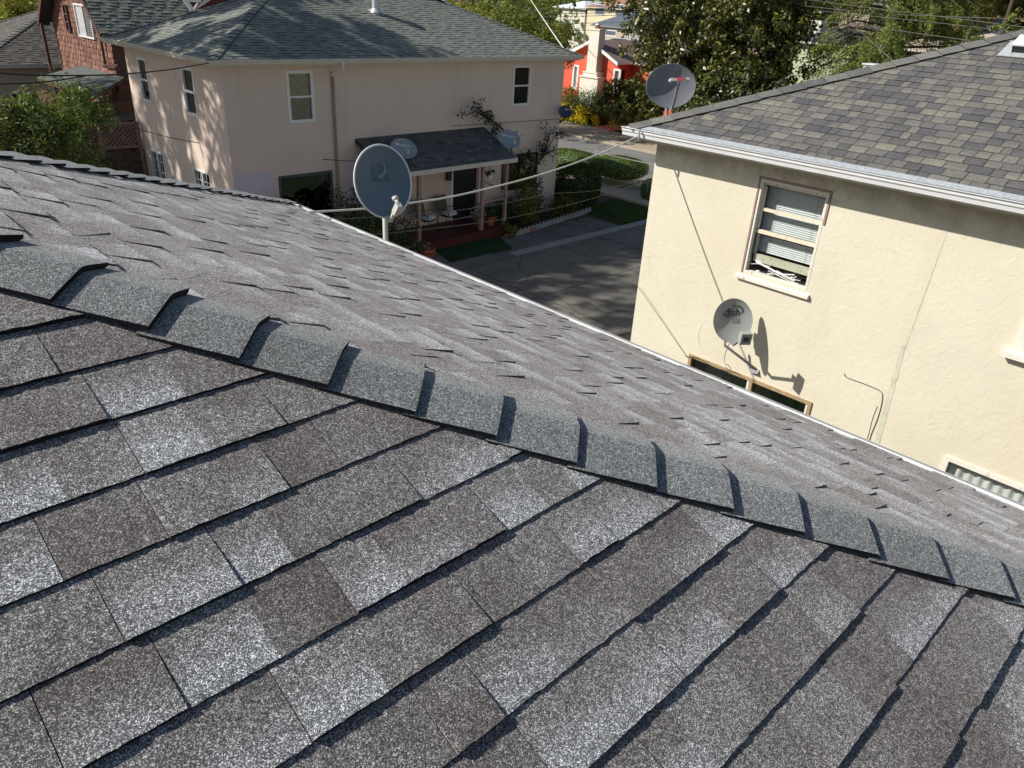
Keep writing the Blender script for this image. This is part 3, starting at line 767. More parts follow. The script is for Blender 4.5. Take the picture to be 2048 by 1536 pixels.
# dry leaves caught in the gutter
r = random.Random(8); mb = MB()
for i in range(60):
    y = r.uniform(.1, 1.1) if i < 50 else r.uniform(.1, 5); c = V(EX + .02 + r.random() * .05, y, EZ - .05 + r.random() * .025); s_ = r.uniform(.004, .011)
    a, b, n_ = frame_of(V(r.uniform(-1, 1), r.uniform(-1, 1), 1)); mb.face([c - a * s_, c - b * s_ * .6, c + a * s_, c + b * s_ * .6], 'wood_old' if i % 4 else 'terracotta')
o = mb.build('gutter_debris'); tag(o, 'dry brown leaf litter caught in the near white gutter', 'leaf litter', kind='stuff')

# ================================================================== CREAM HOUSE
WX = 8.8; be = thing('house', (15, 0, 0), 'cream stucco house with olive and grey shingle roof on the right', 'house')
BZ = H - 1.455
hip_roof(be, 8.47, 20.9, -6.0, 6.42, BZ, SLP, 'shingle_olive', 'cap_olive', th=(.008, .0055), w=(.09, .23), seed=14, faces='CD', gap=.004, edge='asphalt_edge', cap_kw=dict(t=.010, w=.20, e=.28, r=.05))
Uw, Nw = V(0, -1, 0), V(-1, 0, 0); Ow = V(WX, 6.18, 0)
def bw(x0, y0, x1, y1, pad=0):
    a = A(x0, y0, X=WX); b = A(x1, y1, X=WX); return (6.18 - a.y + pad, 6.18 - b.y - pad, b.z, a.z)
up_ = (1.62, 2.47, 4.385, 5.545); lo_ = (1.06, 2.90, 1.5, 2.975)
a = A(1892, 922, X=WX); rt = (6.18 - a.y, 6.18 - a.y + 1.02, 1.6, a.z + .05); rt2 = (rt[1] + .16, rt[1] + 1.1, 1.6, a.z)
a = A(2040, 700, X=WX); ur = (6.18 - a.y, 6.18 - a.y + .8, a.z + .02, a.z + 1.18)
mb = MB()
wall_holes(mb, Ow, Uw, Nw, 0, 12, 0, BZ - .17, [up_, lo_, rt, rt2, ur], 'stucco_cream', rev=.13, revmat='peeling_pale')
wall_holes(mb, V(20.5, 6.18, 0), V(-1, 0, 0), V(0, 1, 0), 0, 11.7, 0, BZ - .17, [], 'stucco_cream')
wall_holes(mb, V(20.5, -5.8, 0), V(0, 1, 0), V(1, 0, 0), 0, 11.98, 0, BZ - .17, [], 'stucco_cream')
wall_holes(mb, V(8.8, -5.82, 0), V(1, 0, 0), V(0, -1, 0), 0, 11.7, 0, BZ - .17, [], 'stucco_cream')
under(mb.build('wall'), be)
mb = MB(); mb.box((8.49, -5.95, BZ - .17), (20.9, 6.40, BZ - .12), 'stucco_cream'); under(mb.build('soffit'), be)
mb = MB(); mb.box((8.455, -5.99, BZ - .15), (8.466, 6.42, BZ - .004), 'cream_metal'); mb.box((8.467, 6.421, BZ - .15), (20.9, 6.432, BZ - .004), 'cream_metal')
mb.hexa([V(8.415, -6, BZ - .012), V(8.50, -6, BZ + .014), V(8.50, 6.34, BZ + .014), V(8.415, 6.34, BZ - .012), V(8.415, -6, BZ - .009), V(8.50, -6, BZ + .026), V(8.50, 6.34, BZ + .026), V(8.415, 6.34, BZ - .009)], 'galvanised')
under(mb.build('fascia'), be)
gutter(be, (8.452, -6, BZ - .008), (8.452, 6.47, BZ - .008), V(-1, 0, 0), 'white_metal', .108)
mb = MB(); y = A(1281, 262, X=8.35).y; mb.box((8.322, y - .012, BZ - .13), (8.334, y + .012, BZ - .01), 'metal_grey'); under(mb.build('gutter_strap'), be)
# upper double-hung window with blind, sash raised
w = window(be, Ow, Uw, Nw, up_, 'peeling_pale', .012, rails=(), proud=.004, glassm='glass_clear', casing=.016, pn=-.082, label='old peeling double-hung window with its lower sash pushed up over broken blind slats')
Z = V(0, 0, 1); O0 = V(WX, 6.18, 0)
mb = MB(); a, b, c, d = up_
mb.obox(O0, Uw, Z, Nw, (a - .04, a - .018), (c - .02, d + .044), (.0, .014), 'peeling_red'); mb.obox(O0, Uw, Z, Nw, (b + .018, b + .044), (d - .35, d + .044), (.0, .014), 'peeling_red')
mb.obox(O0, Uw, Z, Nw, (a - .018, b + .018), (d + .018, d + .046), (0, .015), 'peeling_red'); c1 = mb.build('casing'); c1.parent = w
mb = MB()
for (z0, z1, n0, n1) in ((d - .055, d - .012, -.095, -.06), (d - .375, d - .338, -.095, -.062), (d - .655, d - .610, -.095, -.052)): mb.obox(O0, Uw, Z, Nw, (a + .012, b - .012), (z0, z1), (n0, n1), 'peeling_cream')
mb.obox(O0, Uw, Z, Nw, (a + .012, a + .045), (d - .6, d - .08), (-.095, -.061), 'peeling_pale'); mb.obox(O0, Uw, Z, Nw, (b - .045, b - .012), (d - .6, d - .08), (-.095, -.061), 'peeling_cream')
s1 = mb.build('upper_sash'); s1.parent = w
mb = MB(); mb.obox(O0, Uw, Z, Nw, (a + .05, b - .05), (c + .135, c + .23), (-.125, -.083), 'peeling_cream'); mb.obox(O0, Uw, Z, Nw, (a + .03, a + .055), (c + .23, d - .62), (-.125, -.09), 'peeling_pale'); mb.obox(O0, Uw, Z, Nw, (b - .055, b - .03), (c + .23, d - .62), (-.125, -.09), 'peeling_pale')
s2 = mb.build('lower_sash'); s2.parent = w
mb = MB(); mb.hexa([O0 + Uw * u + Z * z + Nw * n for (u, z, n) in ((a - .09, c - .098, -.02), (b + .07, c - .098, -.02), (b + .07, c - .105, .05), (a - .09, c - .105, .05), (a - .09, c - .02, -.10), (b + .07, c - .02, -.10), (b + .07, c - .068, .05), (a - .09, c - .068, .05))], 'peeling_pale')
s3 = mb.build('sill'); s3.parent = w
mb = MB(); zz = d - .06
while zz > c + .25:
    tl = .006 * math.sin(zz * 40)
    if not (d - .70 < zz < d - .64): mb.hexa([O0 + Uw * u + Z * (zz + q) + Nw * n for (q, u, n) in ((0, a + .02, -.190), (0, b - .02, -.190), (-.019, b - .02, -.176), (-.019, a + .02, -.176), (.0012, a + .02, -.190), (.0012, b - .02, -.190), (-.0178, b - .02, -.176), (-.0178, a + .02, -.176))], 'white_paint')
    zz -= .026
for u in (a + .17, b - .17): mb.tube([O0 + Uw * u + Z * (d - .05) + Nw * -.165, O0 + Uw * u + Z * (c + .25) + Nw * -.165], .0018, 'metal_grey', 5)
s4 = mb.build('blind'); s4.parent = w
mb = MB(); rr = random.Random(3)
for i, (u0, u1, z0, z1) in enumerate(((.10, .42, .13, .05), (.11, .66, .12, .02), (.28, .62, -.0, .09), (.40, .68, .075, .03), (.06, .2, .08, .115), (.5, .74, .02, .045), (.30, .70, .05, -.01), (.55, .74, .0, .0), (.13, .3, .09, .10))):
    mb.bar(O0 + Uw * (a + u0) + Z * (c + z0 + .02) + Nw * rr.uniform(-.08, -.03), O0 + Uw * (a + u1) + Z * (c + z1 + .02) + Nw * rr.uniform(-.08, -.03), .022, .006, 'white_paint', up=V(rr.uniform(-.5, .5), .2, 1))
for i in range(9): 
    q = O0 + Uw * (a + rr.uniform(.12, .7)) + Z * (c + .02 + rr.uniform(.0, .09)) + Nw * rr.uniform(-.07, -.04); mb.bar(q, q + V(0, rr.uniform(-.05, .05), rr.uniform(-.03, .01)), .02, .012, 'white_paint')
s5 = mb.build('broken_slats'); s5.parent = w
w = window(be, Ow, Uw, Nw, lo_, 'wood_tan', .035, rails=(), mull=(.535,), proud=.02, casing=.012, label='wide lower window with tan wooden frame just above the near gutter')
mb = MB(); a, b, c, d = lo_; uu = a + (b - a) * .535
mb.obox(O0, Uw, Z, Nw, (uu - .055, uu - .026), (c + .04, d - .04), (-.05, .005), 'white_paint'); q = mb.build('sash'); q.parent = w; mb = MB(); mb.obox(O0, Uw, Z, Nw, (b - .062, b - .036), (c + .04, d - .04), (-.05, .005), 'white_paint'); q = mb.build('sash'); q.parent = w
mb = MB(); n_ = 50; P = []
for zz in (c + .1, d - .18): P.append([O0 + Uw * (a + .3 + (b - a - .4) * i / n_) + Z * zz + Nw * (-.30 + .03 * math.sin(i * 1.1)) for i in range(n_ + 1)])
mb.grid(P, 'stucco_green'); mb.obox(O0, Uw, Z, Nw, (a + .16, a + .42), (d - .32, d - .06), (-.24, -.23), 'stucco_green'); q = mb.build('curtain'); q.parent = w
window(be, Ow, Uw, Nw, rt, 'peeling_pale', .03, rails=(), proud=.02, casing=.025, curtain=('full', 'curtain_white'), glassm='glass_clear', label='white framed lower window with pale curtain at the right edge')
window(be, Ow, Uw, Nw, rt2, 'peeling_pale', .03, rails=(), proud=.02, casing=.025, label='dark pane beside the white curtained window')
window(be, Ow, Uw, Nw, ur, 'peeling_pale', .05, proud=.03, casing=.05, sill=True, label='upper window cut off by the right edge of the photograph')
# repaired pale seam down the wall
mb = MB(); a = A(1903, 440, X=WX); b = A(1745, 885, X=WX); mb.obox(V(WX, a.y, 0), V(0, (b.y - a.y), b.z - a.z).normalized(), V(0, -1, 0), Nw, (0, .01), (0, .01), (.0, .001), 'stucco_cream')
def strip(p0, p1, w0, w1, mat, off):
    p0, p1 = Vector(p0), Vector(p1); dd = (p1 - p0).normalized(); sd_ = V(0, dd.z, -dd.y); n_ = 26; r_ = random.Random(4); P = [[], []]
    for i in range(n_ + 1):
        c = p0.lerp(p1, i / n_); ww = w0 + (w1 - w0) * i / n_; P[0].append(c - sd_ * ww * r_.uniform(.35, .6) + Nw * off); P[1].append(c + sd_ * ww * r_.uniform(.35, .6) + Nw * off)
    m_ = MB(); m_.grid(P, mat); return m_
plain('mortar_seam', (0.60, 0.60, 0.47), 0.95, 0.1, 0.12, 9)
m_ = strip(A(1808, 690, X=WX), A(1752, 892, X=WX), .05, .07, 'mortar_seam', .003); under(m_.build('patched_seam'), be)
m_ = strip(A(1903, 440, X=WX), A(1808, 700, X=WX), .006, .02, 'mortar_seam', .0025); under(m_.build('patched_seam'), be)
# roof vent
def vent(px, py, hw, label, face=V(-1, 0, 0), s=SLP):
    n = V(-s, 0, 1).normalized(); r_ = Vector((M.T @ np.array([px - 1024, -(py - 768), -F])).tolist()); P0 = V(8.47, 0, BZ); k = (P0 - V(0, 0, H)).dot(n) / r_.dot(n); c = V(0, 0, H) + r_ * k + n * .012
    up = V(1, 0, s).normalized(); y = V(0, -1, 0)
    root = thing('roof_vent', c, label, 'roof vent', 'metal vents on the cream house roof')
    m = MB(); m.obox(c, y, up, n, (-hw * 1.55, hw * 1.55), (-.09, .34), (.0, .004), 'galvanised'); under(m.build('flashing'), root)
    m = MB(); m.obox(c, y, up, n, (-hw, hw), (.02, .24), (.004, .10), 'dark_trim'); under(m.build('opening'), root)
    m = MB(); m.obox(c, y, up, n, (-hw * 1.05, hw * 1.05), (-.02, .26), (.10, .118), 'white_metal'); m.obox(c, y, up, n, (-hw * 1.05, -hw * 1.0), (-.0, .26), (.02, .0995), 'white_metal'); under(m.build('hood', bevel=.006), root)
vent(2062, 112, .22, 'low metal roof vent on flat flashing at the right edge of the cream roof')
# vent on the slope beyond the hip, its top just showing
c = V(10.9, 4.5, BZ + (6.42 - 4.5) * SLP); a_ = A(1778, 124, Y=4.55); c = V(a_.x, 4.72, BZ + (6.42 - 4.72) * SLP)
root = thing('roof_vent', c, 'small pale vent peeping over the cream house hip', 'roof vent', 'metal vents on the cream house roof')
m = MB(); m.box((c.x - .12, c.y - .1, c.z - .02), (c.x + .12, c.y + .12, c.z + .14), 'galvanised'); under(m.build('box'), root)
m = MB(); m.box((c.x - .14, c.y - .12, c.z + .14), (c.x + .14, c.y + .14, c.z + .155), 'white_metal'); under(m.build('hood', bevel=.006), root)

# dish on the cream wall
def logo_dish(ref, M4, conf, w, h):
    T = lambda s_, sz, x, y, **k: text_mesh(s_, sz, M4, 'logo_dark', ref, conform=lambda p: conf(V(p.x + x, p.y + y, p.z)), **k)
    T('dish', .135, .005, .105, bold=.002, sx=.92); T('N E T W O R K', .018, .01, .052, sx=1.1)
    m = MB()
    def swoosh(cx, cy, rx, ry, t0, t1, wd, n=26):
        P = [[], []]
        for i in range(n + 1):
            t = t0 + (t1 - t0) * i / n; ww = wd * math.sin(math.pi * min(1, i / n + .02)) ** .6
            P[0].append(M4 @ conf(V(cx + (rx - ww) * math.cos(t), cy + (ry - ww) * math.sin(t), .0006))); P[1].append(M4 @ conf(V(cx + (rx + ww) * math.cos(t), cy + (ry + ww) * math.sin(t), .0006)))
        m.grid(P, 'logo_dark')
    swoosh(.05, .125, .085, .062, -.75, 2.4, .009); swoosh(-.02, .09, .10, .05, 3.0, 4.9, .008)
    for (x0, x1, y0, y1) in ((.012, .108, .02, .026), (.012, .108, -.032, -.026), (.010, .016, -.032, .026), (.104, .110, -.032, .026)):
        m.face([M4 @ conf(V(x, y, .0007)) for x, y in ((x0, y0), (x1, y0), (x1, y1), (x0, y1))], 'logo_dark')
    for (x0, x1) in ((.026, .094),): m.face([M4 @ conf(V(x, y, .0007)) for x, y in ((x0, -.009), (x1, -.009), (x1, .003), (x0, .003))], 'metal_grey')
    q = m.build('emblem'); q.parent = ref
C = A(1466, 641, X=8.42); nd = V(-.58, -.73, .36)
base = A(1511, 739, X=WX)
wd = dish(C, nd, .52, .56, [C - nd.normalized() * .14 - V(0, 0, .22), C - nd.normalized() * .10 - V(0, 0, .36), V(WX - .02, base.y, base.z + .02), V(WX - .004, base.y, base.z)],
     'pale grey satellite dish with black lettering mounted on the cream wall', mat='dish_pale', lnb='box', logo=logo_dish, focus=.70, arm_down=.66, depth=.055, mast_r=.018, backmat='metal_grey')
# cables on the cream wall
on = lambda x, y, o=.006: A(x, y, X=WX) + Nw * o
cable([on(1278, 566, .07), on(1322, 633, .04), on(1371, 707, .02), on(1376, 712, .03)], .0035, 'cable_grey', 'cable reaching the left corner of the tan framed window', name='wall_cable', group='coax cables on the cream wall')
cable([on(1373, 711, .03), on(1400, 716, .035), on(1430, 733, .035), on(1452, 739, .04), on(1468, 735, .08), on(1474, 718, .25)], .004, 'black_rubber', 'dark coax looping from the tan window frame up to the wall dish', name='wall_cable', group='coax cables on the cream wall')
cable([on(1689, 746, .02), on(1695, 755), on(1730, 768), on(1761, 782), on(1765, 798), on(1757, 832), on(1743, 868), on(1737, 888)], .0045, 'cable_grey', 'bent grey cable clipped to the cream wall right of the tan window', name='wall_cable', group='coax cables on the cream wall')
cable([on(1755, 812, .004), on(1745, 838, .004), on(1738, 866, .004), on(1731, 888, .004)], .003, 'cable_grey', 'short thin cable running beside the bent cable on the cream wall', name='wall_cable', group='coax cables on the cream wall')

cable([on(1452, 690, .34), on(1432, 684, .33), on(1424, 664, .33), on(1430, 640, .33), on(1440, 632, .30)], .004, 'plastic_beige', 'small loop of cable behind the dish on the cream wall', name='dish_cable')
# dish on the cream roof hip
C = A(1342, 172, X=9.45); nd = V(-.62, -.72, .25)
rb = A(1334, 232, X=9.50)
def logo_none(ref, M4, conf, w, h): pass
dish(C, nd, .70, .58, [C - nd.normalized() * .08 - V(0, 0, .05), C - nd.normalized() * .10 - V(0, 0, .22), V(rb.x + .0, rb.y, rb.z - .02), V(rb.x, rb.y, rb.z - .16)],
     'large grey satellite dish with triple feed and red label on the cream roof hip', mat='dish_grey', lnb='triple', focus=.62, arm_down=-.05, depth=.07, mast_r=.026, roll=.08)
cable([C + V(.12, -.18, -.28), C + V(.05, -.17, -.36), rb + V(-.0, -.10, -.12), rb + V(0, .02, -.16)], .008, 'cable_grey', 'grey cable curling below the dish on the cream roof hip', name='dish_cable')

# ================================================================== PINK HOUSE
PY = 20.0; PX = 9.1; pk = thing('house', (15.5, 23.2, 0), 'two storey pink stucco house with green grey hip roof and porch', 'house'); PZ = H - 1.80
hip_roof(pk, 8.65, 22.4, 19.5, 26.9, PZ, SLP, 'shingle_green', 'shingle_green', e=.143, th=(.013, .005), w=(.12, .26), seed=24, faces='ABD', edge='asphalt_edge', cap_kw=dict(t=.02, w=.14, e=.26, r=.03))
Uf, Nf, Of = V(1, 0, 0), V(0, -1, 0), V(PX, PY, 0)
Us, Ns, Os = V(0, -1, 0), V(-1, 0, 0), V(PX, 26.6, 0)
def fh(x0, y0, x1, y1, zb=None):
    a = A(x0, y0, Y=PY); b = A(x1, y1, Y=PY); return (a.x - PX, b.x - PX, b.z if zb is None else zb, a.z)
def sh(x0, y0, x1, y1, zb=None):
    a = A(x0, y0, X=PX); b = A(x1, y1, X=PX); return (26.6 - a.y, 26.6 - b.y, b.z if zb is None else zb, a.z)
f1 = fh(570, 141, 631, 243); f2 = fh(1027, 131, 1058, 210); f3 = fh(556, 353, 669, 430, .9); f4 = fh(1004, 312, 1072, 372)
fd = fh(904, 336, 951, 445, .32); fd = (fd[0], fd[1], .32, 2.28)
s1h = sh(273, 113, 305, 206); s2h = sh(361, 131, 398, 236); s3h = sh(300, 296, 338, 380, 1.15); s4h = sh(386, 333, 428, 400, 1.15)
s1h = (s1h[0], s1h[1] , A(303, 206, X=PX).z, s1h[3])
mb = MB()
wall_holes(mb, Of, Uf, Nf, 0, 12.95, 0, PZ - .16, [f1, f2, f3, f4, fd], 'stucco_pink')
wall_holes(mb, Os, Us, Ns, 0, 6.6, 0, PZ - .16, [s1h, s2h, s3h, s4h], 'stucco_pink')
wall_holes(mb, V(22.05, 20, 0), V(0, 1, 0), V(1, 0, 0), 0, 6.6, 0, PZ - .16, [], 'stucco_pink')
wall_holes(mb, V(22.05, 26.6, 0), V(-1, 0, 0), V(0, 1, 0), 0, 12.95, 0, PZ - .16, [], 'stucco_pink')
under(mb.build('wall'), pk)
mb = MB(); mb.box((8.68, 19.53, PZ - .16), (22.37, 26.87, PZ - .11), 'cream_metal'); under(mb.build('soffit'), pk)
mb = MB(); mb.box((8.64, 19.488, PZ - .10), (22.41, 19.498, PZ + .004), 'cream_metal'); mb.box((8.636, 19.50, PZ - .10), (8.646, 26.9, PZ + .004), 'cream_metal'); under(mb.build('fascia'), pk)
gutter(pk, (8.64, 19.486, PZ), (22.44, 19.486, PZ), V(0, -1, 0), 'cream_metal', .11)
gutter(pk, (8.634, 26.9, PZ), (8.634, 19.4, PZ), V(-1, 0, 0), 'cream_metal', .11)
window(pk, Of, Uf, Nf, f1, fw=.085, curtain=('swag', 'straw_yellow'), label='white framed upper window left of the downpipe with a cream reflection modelled as a drape')  # straw drape stands in for the cream house reflected in the glass
window(pk, Of, Uf, Nf, f2, fw=.075, label='white framed upper window near the right corner of the pink house')
window(pk, Of, Uf, Nf, f3, 'green_trim', .08, rails=(), curtain=('swag', 'straw_yellow'), label='wide lower picture window with dark green frame and gathered straw curtain')
window(pk, Of, Uf, Nf, f4, 'dark_trim', .05, rails=(), mull=(.5,), curtain=('full', 'curtain_yellow'), label='lower window with mustard yellow curtains behind the climbing shrub')
window(pk, Os, Us, Ns, s1h, fw=.07, label='far upper side window with white frame')
window(pk, Os, Us, Ns, s2h, fw=.08, label='near upper side window with white frame pushed open')
window(pk, Os, Us, Ns, s3h, fw=.06, rails=(), mull=(.5,), muntins=(6, 4, .008), label='far lower side window with small panes')
window(pk, Os, Us, Ns, s4h, fw=.06, rails=(), mull=(.5,), muntins=(6, 4, .008), label='near lower side window with small panes')
mb = MB()
for (p, q) in (((467, 350), (552, 400)), ((686, 328), (722, 380))):
    mb = MB(); a = A(*p, Y=PY); b = A(*q, Y=PY); mb.box((a.x, PY - .006, .2), (b.x, PY + .0, a.z), 'patch_lilac'); under(mb.build('repainted_patch'), pk)
# door and its number plate
d0, d1 = PX + fd[0], PX + fd[1]
mb = MB(); mb.box((d0 + .04, PY + .03, .33), (d1 - .04, PY + .08, 2.24), 'door_black'); dr = mb.build('door'); under(dr, pk)
mb = MB(); mb.box((d0 - .07, PY - .03, .30), (d0 + .04, PY + .05, 2.30), 'white_paint'); mb.box((d1 - .04, PY - .03, .30), (d1 + .07, PY + .05, 2.30), 'post_pink'); mb.box((d0 + .04, PY - .03, 2.24), (d1 - .04, PY + .05, 2.33), 'white_paint'); q = mb.build('door_frame'); q.parent = dr; 
mb = MB(); mb.tube([(d1 - .14, PY + .0, 1.25), (d1 - .14, PY - .04, 1.25)], .03, 'galvanised', 12); q = mb.build('door_knob'); q.parent = dr
mb = MB(); mb.box(((d0 + d1) / 2 - .12, PY + .018, 2.04), ((d0 + d1) / 2 + .02, PY + .029, 2.18), 'straw_yellow'); mb.box(((d0 + d1) / 2 + .06, PY + .018, 2.04), ((d0 + d1) / 2 + .2, PY + .029, 2.18), 'straw_yellow'); q = mb.build('number_plate'); q.parent = dr
# downpipe
a = A(665, 145, Y=PY - .06); mb = MB()
mb.tube([V(a.x + .03, 19.42, PZ - .09), V(a.x + .03, 19.42, PZ - .26), V(a.x + .0, PY - .06, PZ - .42), V(a.x, PY - .06, PZ - .5)], .045, 'white_metal', 10)
mb.tube([V(a.x, PY - .06, PZ - .48), V(a.x, PY - .06, .3)], .036, 'post_pink', 10)
under(mb.build('downpipe'), pk)
# roof flue
n = V(0, -SLP, 1).normalized(); r_ = Vector((M.T @ np.array([752 - 1024, -(25 - 768), -F])).tolist()); P0 = V(15, 19.5, PZ); k = (P0 - V(0, 0, H)).dot(n) / r_.dot(n); c = V(0, 0, H) + r_ * k
fl = thing('roof_flue', c, 'pale metal flue pipe standing on the green grey roof', 'flue')
m = MB(); m.tube([c - V(0, 0, .05), c + V(0, 0, .52)], .12, 'galvanised', 20); under(m.build('pipe'), fl)
m = MB(); m.tube([c + V(0, 0, .52), c + V(0, 0, .56), c + V(0, 0, .66)], [.13, .17, .17], 'white_metal', 20); under(m.build('cap'), fl)
m = MB(); m.obox(c, V(1, 0, 0), V(0, 1, SLP).normalized(), n, (-.2, .2), (-.2, .2), (.006, .012), 'galvanised'); m.tube([c, c + V(0, 0, .12)], [.2, .125], 'galvanised', 20, caps=False); under(m.build('flashing'), fl)
# porch
X0, X1 = 13.05, 18.2; zt, zb = H - 4.06, H - 4.80; ye = 18.3
sp = (zt - zb) / (PY - ye)
mb = MB(); deck(mb, [V(X0, ye, zb), V(X1, ye, zb), V(X1, PY, zt), V(X0, PY, zt)], 'shingle_dark')
shingles(mb, V(X0, ye, zb), V(1, 0, 0), V(0, 1, sp), X1 - X0, 0, 0, (PY - ye) * math.sqrt(1 + sp * sp), 'shingle_dark', th=(.012, .005), seed=77)
pr = mb.build('porch_roof'); under(pr, pk)
mb = MB(); mb.box((X0 - .01, ye - .03, zb - .14), (X1 + .01, ye - .002, zb - .005), 'cream_metal')
for xx in (X0 - .035, X1 + .005): mb.hexa([V(xx, ye, zb - .13), V(xx + .03, ye, zb - .13), V(xx + .03, PY, zt - .13), V(xx, PY, zt - .13), V(xx, ye, zb - .006), V(xx + .03, ye, zb - .006), V(xx + .03, PY, zt - .006), V(xx, PY, zt - .006)], 'dark_trim' if xx < X0 else 'cream_metal')
q = mb.build('porch_fascia'); under(q, pk)
for xx in (13.30, 14.25, 16.87, 17.93):
    mb = MB(); mb.box((xx - .05, 18.45, .30), (xx + .05, 18.55, zb - .02), 'post_pink'); under(mb.build('porch_post'), pk)
mb = MB(); mb.box((16.93, 18.47, 1.22), (17.87, 18.53, 1.28), 'post_pink'); under(mb.build('porch_rail'), pk)
mb = MB(); mb.box((13.36, 18.47, 1.05), (14.19, 18.53, 1.11), 'post_pink'); under(mb.build('porch_rail'), pk)
mb = MB(); mb.bar((16.9, 18.5, 1.95), (17.9, 18.5, 1.45), .05, .05, 'post_pink'); under(mb.build('porch_rail'), pk)
mb = MB(); mb.box((12.9, 18.35, 0), (18.3, PY - .003, .30), 'maroon_deck'); mb.box((12.9, 18.33, .22), (18.3, 18.349, .31), 'maroon_deck'); under(mb.build('porch_deck'), pk)
# wall lantern
a = A(897, 352, Y=PY - .08); wl = thing('wall_lantern', V(a.x, PY, a.z - .15), 'dark square lantern fixed on the wall left of the door', 'wall lamp')
m = MB(); m.box((a.x - .08, PY - .16, a.z - .14), (a.x + .08, PY - .03, a.z + .14), 'dark_trim'); under(m.build('lamp_body', bevel=.01), wl)
m = MB(); m.box((a.x - .1, PY - .18, a.z + .142), (a.x + .1, PY - .0, a.z + .165), 'dark_trim'); m.box((a.x - .05, PY - .03, a.z - .1), (a.x + .05, PY - .0, a.z + .1), 'brick_red'); under(m.build('lamp_top'), wl)
# patio chairs
def chair(x, y, rz, label, cush):
    root = thing('patio_chair', (x, y, .30), label, 'chair', 'patio chairs on the porch')
    R3 = Matrix.Rotation(rz, 4, 'Z'); T = lambda px, py, pz: V(x, y, .30) + R3 @ V(px, py, pz)
    for sx in (-1, 1):
        m = MB(); m.tube([T(sx * .27, -.28, 0), T(sx * .27, -.25, .42), T(sx * .29, -.18, .62), T(sx * .29, .05, .66), T(sx * .27, .2, .62)], .013, 'black_rubber', 8); under(m.build('leg'), root)
        m = MB(); m.tube([T(sx * .27, .32, 0), T(sx * .26, .22, .42), T(sx * .24, .34, .98)], .013, 'black_rubber', 8); under(m.build('leg'), root)
    m = MB(); P = [[T(u * .25, -.26 + v * .46, .43 - .02 * math.sin(v * 3)) for v in [j / 6 for j in range(7)]] for u in (-1, -.5, 0, .5, 1)]; m.grid(P, 'mesh_green'); P2 = [[p - V(0, 0, .015) for p in r_] for r_ in P]; m.grid(P2[::-1], 'mesh_green'); under(m.build('seat'), root)
    m = MB(); P = [[T(u * .24, .22 + v * .13, .45 + v * .54) for v in [j / 6 for j in range(7)]] for u in (-1, -.5, 0, .5, 1)]; m.grid(P, 'mesh_green'); P2 = [[p - V(0, .012, .0) for p in r_] for r_ in P]; m.grid(P2[::-1], 'mesh_green'); m.tube([T(-.24, .35, .99), T(.24, .35, .99)], .013, 'black_rubber', 8); under(m.build('backrest'), root)
    c = thing('cushion', T(0, 0, .44), cush, 'cushion', 'cushions on the patio chairs'); m = MB(); P = []
    for i in range(9):
        row = []
        for j in range(9):
            u, v = i / 4 - 1, j / 4 - 1; k = (1 - u ** 4) * (1 - v ** 4)
            row.append(T(u * .24, -.02 + v * .21, .455 + .11 * k ** .5 + .02 * math.sin(u * 5 + v * 3)))
        P.append(row)
    m.grid(P, 'cloth_white'); m.grid([[T(u / 4 * .24 - .24 + 0, -.02 + (v / 4 - 1) * .21, .446) for v in range(9)] for u in range(9)][::-1], 'cloth_white'); q = m.build('pad'); under(q, c)
a = A(862, 440, Z=.72); b = A(888, 430, Z=.72)
chair(a.x - .05, 19.35, .35, 'left patio chair with cushion standing beside the porch post', 'pale crumpled cushion on the chair beside the porch post')
chair(b.x + .15, 19.4, .25, 'right patio chair with cushion standing beside the porch door', 'pale crumpled cushion on the chair beside the porch door')
# small metal table behind rail
# dishes on the porch roof
def logo_tv(ref, M4, conf, w, h):
    text_mesh('DIRECTV', .085, M4, 'logo_white', ref, conform=lambda p: conf(V(p.x + .06, p.y + .10, p.z)), bold=.001, sx=1.05)
    m = MB()
    for (x0, x1) in ((-.255, -.205), (-.195, -.15)): m.face([M4 @ conf(V(x, y, .0008)) for x, y in ((x0, .075), (x1, .075), (x1, .135), (x0, .135))], 'logo_white')
    q = m.build('emblem'); q.parent = ref
for (px, py, yy, lab) in ((808, 297, 18.9, 'blue grey dish on the porch roof half hidden behind the nearest dish'), (1019, 278, 19.0, 'blue grey dish at the right end of the porch roof under the climbing shrub')):
    C = A(px, py, Y=yy); nd = V(-.22, -.88, .40); zr = zb + (yy + .05 - ye) * sp
    dish(C, nd, .84, .60, [C - nd.normalized() * .09 - V(0, 0, .03), C - nd.normalized() * .13 - V(0, 0, .2), V(C.x, yy + .1, zr + .02)], lab, mat='dish_blue', roll=-.22, lnb='triple' if 0 else 'round', focus=.42, arm_down=.62, logo=logo_tv, depth=.06, group='dishes on the porch roof')
# dark dish on the pink house corner
C = A(1131, 223, Y=19.6); nd = V(-.35, -.80, .38)
dish(C, nd, .56, .46, [C - nd.normalized() * .06, C - nd.normalized() * .1 - V(0, 0, .3), V(22.06, 19.99, C.z - .42)], 'dark navy satellite dish on the right corner of the pink house', mat='dish_navy', lnb='triple', focus=.5, arm_down=0, backmat='dish_navy')

